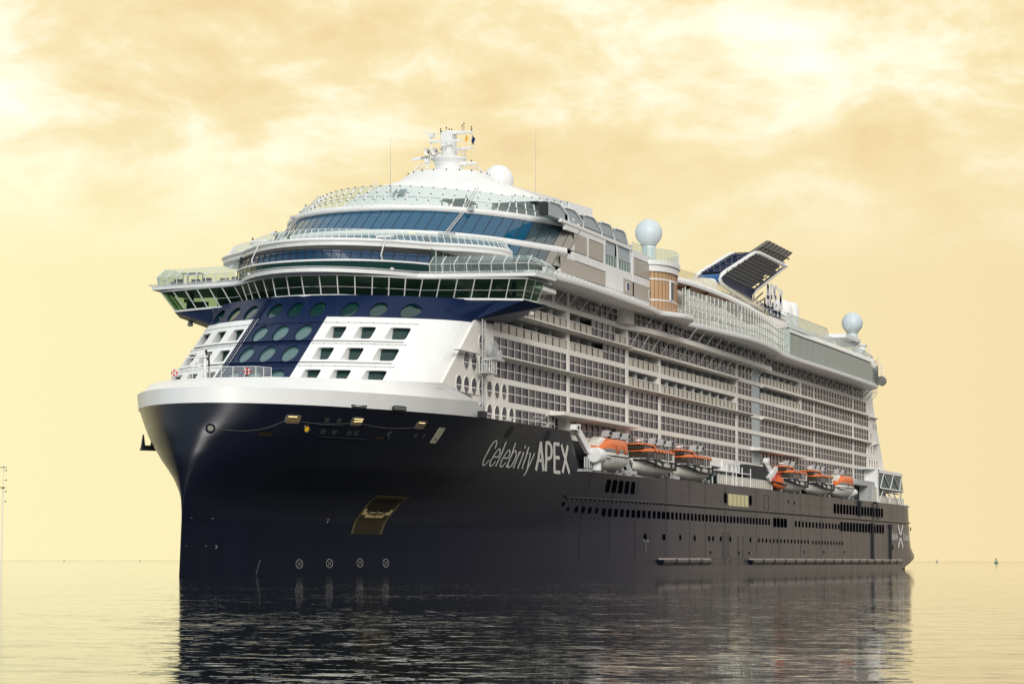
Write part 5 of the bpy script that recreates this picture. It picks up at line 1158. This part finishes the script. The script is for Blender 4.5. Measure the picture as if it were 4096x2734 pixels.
def lifeboat(loc, Lh, label):
    r = empty('lifeboat', loc); tag(r, label, 'lifeboat', 'enclosed lifeboats on the boat deck')
    m = MB(); boat_shell(m, Lh, 1.8, 1.75, 0); m.build('hull', boatwh, r)
    m = MB(); cover(m, [(.5, .5, 1.7, 2.3, .6), (1.2, 1.2, 1.6, 2.6, .5), (2.5, 1.65, 1.5, 2.75, .4), (Lh - 1.2, 1.75, 1.5, 2.75, .35), (Lh - .1, 1.6, 1.5, 2.7, .4)], 0); m.build('side_wall', boatwh, r)
    m = MB(); cover(m, [(.35, .55, 2.2, 2.9, .6), (1.2, 1.1, 2.3, 3.25, .6), (2.6, 1.58, 2.5, 3.75, .5), (3.6, 1.66, 2.5, 4.05, .42), (Lh - 1, 1.68, 2.55, 4.1, .42), (Lh - .15, 1.5, 2.55, 3.9, .5)], 0); m.build('canopy', orange, r)
    m = MB(); cover(m, [(1.0, 1.2, 2.3, 2.62, .3), (2.5, 1.7, 2.3, 2.8, .3), (Lh - .9, 1.8, 2.3, 2.85, .3), (Lh - .12, 1.62, 2.3, 2.8, .3)], 0); m.build('window_band', boatgr, r)
    m = MB(); m.path([(x, -w, 1.78) for x, w in ((.1, .3), (1, 1.1), (2.5, 1.62), (4.5, 1.83), (Lh - 1.5, 1.85), (Lh, 1.68))], .08, 5); m.build('rubbing_strake', navy, r)
    for x in (Lh * .45, Lh * .76):
        m = MB()
        for a in (0, .55, 1.1): m.tube((x + a, -1.72, 3.2), (x + a, -1.88, 2.1), .035, 4)
        m.box(x, x + 1.1, -1.82, -1.6, 2.2, 3.2, 1); m.build('side_door', [dark, boatgr if False else orange], r)
    m = MB(); n = int(Lh * .8)
    for k in range(n): x = 2.4 + k * (Lh - 3) / n; m.path([(x, -1.84, 1.7), (x + .15, -1.72, 1.0), (x + .45, -1.72, 1.0), (x + .6, -1.84, 1.7)], .022, 4)
    m.build('grab_line', steel, r)
    m = MB(); cover(m, [(.7, .7, 2.9, 3.6, .5), (2.2, .9, 3.3, 4.2, .4), (3.4, .8, 3.9, 4.15, .5)], 0); m.build('helm_dome', boatwh, r)
    return r
def tender(loc, label):
    Lh = 15.0; r = empty('tender_boat', loc); tag(r, label, 'tender boat', 'tenders on the boat deck')
    m = MB(); boat_shell(m, Lh, 2.0, 1.65, 0); m.build('hull', boatwh, r)
    m = MB(); cover(m, [(.9, .7, 1.6, 2.2, .3), (1.8, 1.45, 1.6, 2.25, .25), (3.5, 1.85, 1.6, 2.25, .2), (Lh - .6, 1.9, 1.6, 2.25, .2), (Lh, 1.8, 1.6, 2.2, .25)], 0); m.build('coaming', white, r)
    m = MB(); cover(m, [(1.5, 1.0, 2.2, 3.1, .28), (2.2, 1.55, 2.2, 3.2, .2), (4.0, 1.8, 2.2, 3.2, .16), (Lh - 1.3, 1.82, 2.2, 3.2, .16)], 0, False)
    for k in range(7): x = 4.2 + k * 1.35; m.box(x, x + .06, -1.84, 1.84, 2.25, 3.15, 1)
    m.build('cabin_window', [tinted, black], r); m = MB(); m.box(Lh - 1.3, Lh - .4, -1.83, 1.83, 2.2, 3.25); m.build('after_pillar', white, r)
    m = MB(); cover(m, [(1.3, .9, 3.1, 3.35, .4), (2.1, 1.6, 3.12, 3.5, .35), (4.2, 1.92, 3.15, 3.62, .3), (Lh - .9, 1.95, 3.15, 3.62, .3), (Lh - .3, 1.9, 3.1, 3.5, .35)], 0)
    for k in range(6): x = 4.6 + k * 1.75; m.box(x, x + .12, -1.99, -1.7, 3.2, 3.5, 1)
    m.build('roof', [orange, dark], r)
    m = MB(); cover(m, [(1.0, .8, 3.4, 3.9, .25), (1.6, 1.2, 3.4, 4.05, .2), (5.2, 1.25, 3.5, 4.05, .2)], 0, False); m.build('wheelhouse_glass', tinted, r)
    m = MB(); cover(m, [(.8, .95, 4.0, 4.15, .3), (1.6, 1.35, 4.02, 4.25, .3), (5.6, 1.38, 3.95, 4.25, .3), (7.4, 1.3, 3.55, 3.95, .3)], 0); m.build('wheelhouse_roof', orange, r)
    m = MB(); m.path([(x, -w, z) for x, w, z in ((.0, .15, 1.95), (.6, .9, 1.9), (1.6, 1.55, 1.8), (3.4, 2.0, 1.55), (6, 2.08, 1.2), (9, 2.1, 1.1), (Lh - .2, 1.95, 1.1), (Lh + .05, 1.7, 1.15))], .16, 6)
    m.path([(x, -w, 2.05) for x, w in ((.9, .8), (2, 1.58), (4, 1.95), (7, 2.02))], .1, 5); m.box(Lh - .1, Lh + .2, -2.0, 1.9, .9, 1.95)
    for x in (4.4, 7.6, 12.0): m.box(x, x + .55, -2.12, -1.85, 1.15, 2.0)
    for x0, x1 in ((6.2, 9.8), (11.0, Lh)): m.tube((x0, -2.06, 1.95), (x1, -2.02, 1.9), .1, 5)
    m.build('fender', black, r)
    m = MB(); m.lathe((2.8, 0, 4.25), [(.1, 0), (.1, .25), (.45, .3), (.45, .5), (.05, .55)], 10); m.tube((4.2, -.2, 4.2), (4.2, -.2, 5.1), .05); m.box(4.05, 4.35, -.3, -.1, 4.7, 4.8); m.build('radar_scanner', white, r)
    m = MB(); m.path([(9.9, -1.95, 3.2), (10.6, -2.0, 1.6), (11.3, -1.95, 3.2)], .06, 4); m.box(10.2, 11.1, -2.06, -1.9, 1.25, 1.35); m.build('boarding_frame', steel, r)
    return r
lifeboat((77.0, -19.4, 13.25), 11.2, 'orange and white enclosed lifeboat foremost of the boats, beside the white crane')
lifeboat((224.6, -19.4, 13.25), 11.6, 'orange and white enclosed lifeboat aftermost of the boats, beside the raft canisters')
for x, lb in ((95.5, 'orange roofed tender with black fender right behind the foremost lifeboat'), (116, 'orange roofed tender just ahead of the white deck cabin and fence'), (180.6, 'orange roofed tender just behind the white rescue crane'), (202.2, 'orange roofed tender directly ahead of the aftermost lifeboat')):
    tender((x, -19.3, 13.2), lb)
r = empty('rescue_boat', (175.6, -19.9, 13.35)); tag(r, 'small open orange rescue boat tucked under the white crane', 'rescue boat')
m = MB(); boat_shell(m, 5.6, 1.0, .8, 0); m.build('hull', orange, r); m = MB(); m.path([(.1, -.1, 1.15), (1, -.75, 1.0), (2.5, -1.05, .85), (5.5, -.95, .8)], .17, 6); m.path([(.1, .1, 1.15), (1, .75, 1.0), (2.5, 1.05, .85), (5.5, .95, .8)], .17, 6); m.build('tube_collar', navy, r)
m = MB(); m.box(2.4, 4.2, -.7, .7, .6, 1.9); m.box(2.4, 2.6, -.6, .6, 1.9, 2.2); m.build('console', orange, r)
for (x, y, z), lb in (((9.9, 5.75, 21.3), 'red life ring on the left end of the bow deck railing'), ((10.2, -2.55, 21.3), 'red life ring on the bow deck railing in front of the navy wall')):
    r = empty('life_ring', (x - .08, y, z), .25); tag(r, lb, 'life ring', 'life rings on the bow railing')
    m = MB(); m.lathe((0, 0, 0), [(.25 + .1 * cos(a), .1 * sin(a)) for a in [2 * pi * k / 10 for k in range(11)]], 24, 0, 'x', caps=False); m.build('ring', red, r)
    m = MB()
    for k in range(4): a = pi / 4 + k * pi / 2; m.box(-.11, .11, .25 * cos(a) - .05, .25 * cos(a) + .05, .25 * sin(a) - .11, .25 * sin(a) + .11)
    m.build('band', white, r)
# flags
def flag(x, y, z, w, h, cols, label, drop=.5):
    r = empty('signal_flag', (x, y, z)); tag(r, label, 'flag', 'flags on the mast halyards'); m = MB(); nx, nz = 10, 12
    f = lambda u, v: (.10 * sin(u * 9 + v * 3), -w * u * (1 - .25 * v) - .06 * sin(v * 7), -h * v - drop * u * (1 - .3 * v))
    for i in range(nx):
        for j in range(nz): m.add([f(i / nx, j / nz), f((i + 1) / nx, j / nz), f((i + 1) / nx, (j + 1) / nz), f(i / nx, (j + 1) / nz)], [(0, 1, 2, 3)], cols[1](i / nx, j / nz), True)
    m.build('cloth', cols[0], r); m = MB(); m.tube((0, .03, .3), (0, .03, -h - .4), .012, 3); m.build('halyard', steel, r)
uj = lambda u, v: 0 if (abs(u - .5) < .09 or abs(v - .5) < .07) else (1 if (abs(u - .5) < .17 or abs(v - .5) < .13 or abs(u - v) < .12 or abs(u + v - 1) < .12) else 2)
flag(MX - .3, .8, 56.85, .6, .95, ([red, white, flagblue], uj), 'red white and blue cross flag hanging left of the mast', .5)
flag(MX - .3, -.15, 56.95, .2, .55, ([red, white], lambda u, v: 0 if v < .5 else 1), 'small red and white pennant hanging close to the mast trunk', .2)
flag(MX - .3, -2.45, 56.95, .38, .95, ([yellow], lambda u, v: 0), 'plain yellow signal flag hanging right of the mast', .4)
flag(MX - .3, -3.35, 56.85, .45, 1.15, ([flagblue], lambda u, v: 0), 'dark blue flag hanging from the right yardarm tip', .5)
# people: one continuous skinned body each
def person(loc, rz, label, lean=0.1, arm=.3):
    r = empty('person', loc, rz); tag(r, label, 'person'); me = bpy.data.meshes.new('body')
    J = [((0, 0, .95), .15), ((.03, 0, 1.2), .155), ((.02, 0, 1.42), .15), ((.03, 0, 1.52), .06), ((.06, 0, 1.66), .10), ((.05, 0, 1.76), .085),
         ((0, .1, .88), .1), ((.03, .11, .5), .075), ((0, .11, .09), .05), ((.13, .12, .04), .045), ((0, -.1, .88), .1), ((-.02, -.11, .5), .075), ((-.04, -.11, .09), .05), ((.1, -.12, .04), .045),
         ((.02, .2, 1.4), .075), ((.04, .27, 1.15), .05), ((.04 + arm, .2, 1.08), .04), ((.12 + arm, .17, 1.1), .035), ((.02, -.2, 1.4), .075), ((.04, -.27, 1.15), .05), ((.04 + arm, -.2, 1.08), .04), ((.12 + arm, -.17, 1.1), .035)]
    E_ = [(0, 1), (1, 2), (2, 3), (3, 4), (4, 5), (0, 6), (6, 7), (7, 8), (8, 9), (0, 10), (10, 11), (11, 12), (12, 13), (2, 14), (14, 15), (15, 16), (16, 17), (2, 18), (18, 19), (19, 20), (20, 21)]
    me.from_pydata([(p[0] + lean * max(0, p[2] - .95), p[1], p[2]) for p, _ in J], E_, []); me.materials.append(cloth)
    o = bpy.data.objects.new('body', me); COL.objects.link(o); o.parent = r; o.modifiers.new('skin', 'SKIN').use_smooth_shade = True
    for i, (_, rad) in enumerate(J): me.skin_vertices[0].data[i].radius = (rad, rad)
    me.skin_vertices[0].data[0].use_root = True; s = o.modifiers.new('sub', 'SUBSURF'); s.levels = 1; s.render_levels = 1
    h = MB(); h.sphere((.08 + lean * .75, 0, 1.7), .115, 10, 0, 1.15); h.build('head', skin, r); h = MB(); h.sphere((.055 + lean * .78, 0, 1.745), .13, 10, 0, .95); h.build('hair', black, r)
pz = 37.57
person((35.0, 5.55, pz), pi, 'person in dark clothes leaning on the forward deck rail, leftmost of the pair')
person((33.9, 3.6, pz), pi, 'person in dark clothes and cap at the forward deck rail, rightmost of the pair')
person((39.6, 10.6, pz), pi * .8, 'lone person in black at the far left end of the forward deck rail')
person((43.8, -9.6, pz), pi * 1.1, 'person behind the forward deck rail below the lit lamp')
m = MB(); m.box(41.6, 41.75, -9.0, -8.2, 39.42, 39.6); m.build('deck_lamp', lamp, upper)
# anchor at the starboard bow
r = empty('ship_anchor', (14.6, 10.6, 13.4)); tag(r, 'black anchor hanging against the left side of the bow', 'anchor')
m = MB(); m.tube((0, .1, .5), (-.3, -.3, 3.1), .2, 8, 0, .15); m.path([(-.3 + .25 * cos(a), -.3, 3.25 + .25 * sin(a)) for a in [2 * pi * k / 12 for k in range(12)]], .07, 5, 0, True); m.build('shank', black, r)
m = MB(); m.prism([(-.9, .9, 0), (.9, -.6, 0), (.7, -.5, .55), (-.7, .8, .55)], (.5, .5, 0))
for s in (-1, 1): m.prism([(s * .85, .15 - s * .7, .3), (s * .55, .15 - s * .45, .3), (s * .75, .0 - s * .7, 1.7)], (.25, .3, 0))
m.build('fluke', black, r)
m = MB(); m.prism([(-.4, -.5, 1.9), (-.1, -.1, 1.9), (-.5, -.5, 3.6), (-.8, -.9, 3.4)], (.25, .2, 0)); m.build('chain_stopper', rust, r)

# ================================================================ OTHER THINGS ON THE WATER
def buoy(loc, k, label, c1):
    r = empty('navigation_buoy', loc); r.scale = (k, k, k); tag(r, label, 'buoy'); m = MB(); m.lathe((0, 0, 0), [(.85, -.3), (.95, .1), (.95, .5), (.7, .62), (.1, .65)], 16); m.build('float', c1, r)
    m = MB()
    for a in range(4): t_ = pi / 4 + a * pi / 2; m.tube((.6 * cos(t_), .6 * sin(t_), .6), (.14 * cos(t_), .14 * sin(t_), 2.1), .07, 4)
    for z, rr_ in ((1.0, .5), (1.5, .36)): m.path([(rr_ * cos(q), rr_ * sin(q), z) for q in [2 * pi * j / 8 for j in range(8)]], .05, 4, 0, True)
    m.loft([[(.4 * cos(q), .4 * sin(q), 1.35) for q in [pi / 4 + pi * j / 2 for j in range(4)]], [(.16 * cos(q), .16 * sin(q), 2.0) for q in [pi / 4 + pi * j / 2 for j in range(4)]]], 0); m.build('lattice_tower', c1, r)
    m = MB(); m.lathe((0, 0, 2.05), [(.2, 0), (.2, .08), (.1, .12), (.1, .45), (.02, .55)], 10); m.build('lantern', dark, r)
buoy((1842, 186, 0), 1.75, 'green lattice navigation buoy afloat at far right beyond the stern', mat('buoy_green', (.03, .16, .13), .5))
C0 = CAMPOS; 
def far(u, d, v=2243): 
    vv = f_ * 10100.8 + r2 * (u - 2048) + u2 * (1367 - v); vv.z = 0; vv.normalize(); return (C0.x + vv.x * d, C0.y + vv.y * d, 0)
buoy(far(3748, 3600), 1.7, 'pale distant navigation buoy on the horizon just behind the stern', mat('buoy_hazed_green', (.18, .26, .22), .6))  # distance haze is mixed into this buoy's paler green
def skiff(u, d, label):
    r = empty('motor_boat', far(u, d), .5); r.scale = (1.1, 1.1, 1.1); tag(r, label, 'boat'); m = MB(); boat_shell(m, 7, 1.1, 1.0, 0); m.build('hull', mat('hazy_boat_%d' % u, (.9, .8, .5), .6), r); m = MB(); cover(m, [(2.2, .8, .9, 1.9, .3), (4.6, .85, .9, 2.0, .3)], 0); m.build('wheelhouse', MATS['hazy_boat_%d' % u], r)
skiff(256, 3900, 'tiny pale boat on the horizon at far left'); skiff(561, 3900, 'tiny pale boat on the horizon just left of the bow')
bx = far(6, 500); r = empty('beacon_mast', bx); tag(r, 'slender white channel beacon mast at the left edge of the sea', 'beacon')
m = MB(); m.tube((0, 0, -1), (0, 0, 15.6), .16, 8); m.tube((0, 0, 15.6), (.1, -.1, 20.6), .07, 6); m.build('pole', mat('beacon_haze_white', (.9, .84, .66), .5), r)  # pole colour lightened to carry the haze
m = MB()
for z in (18.9, 17.0, 14.8, 12.9): m.tube((0, 0, z), (.35, -.5, z), .04, 4); m.lathe((.35, -.5, z - .08), [(.1, 0), (.1, .3)], 8)
m.box(-.5, .5, -.6, .6, 19.5, 19.58); m.box(-.3, .3, -.35, .35, 15.5, 15.7); m.build('lantern', dark, r)
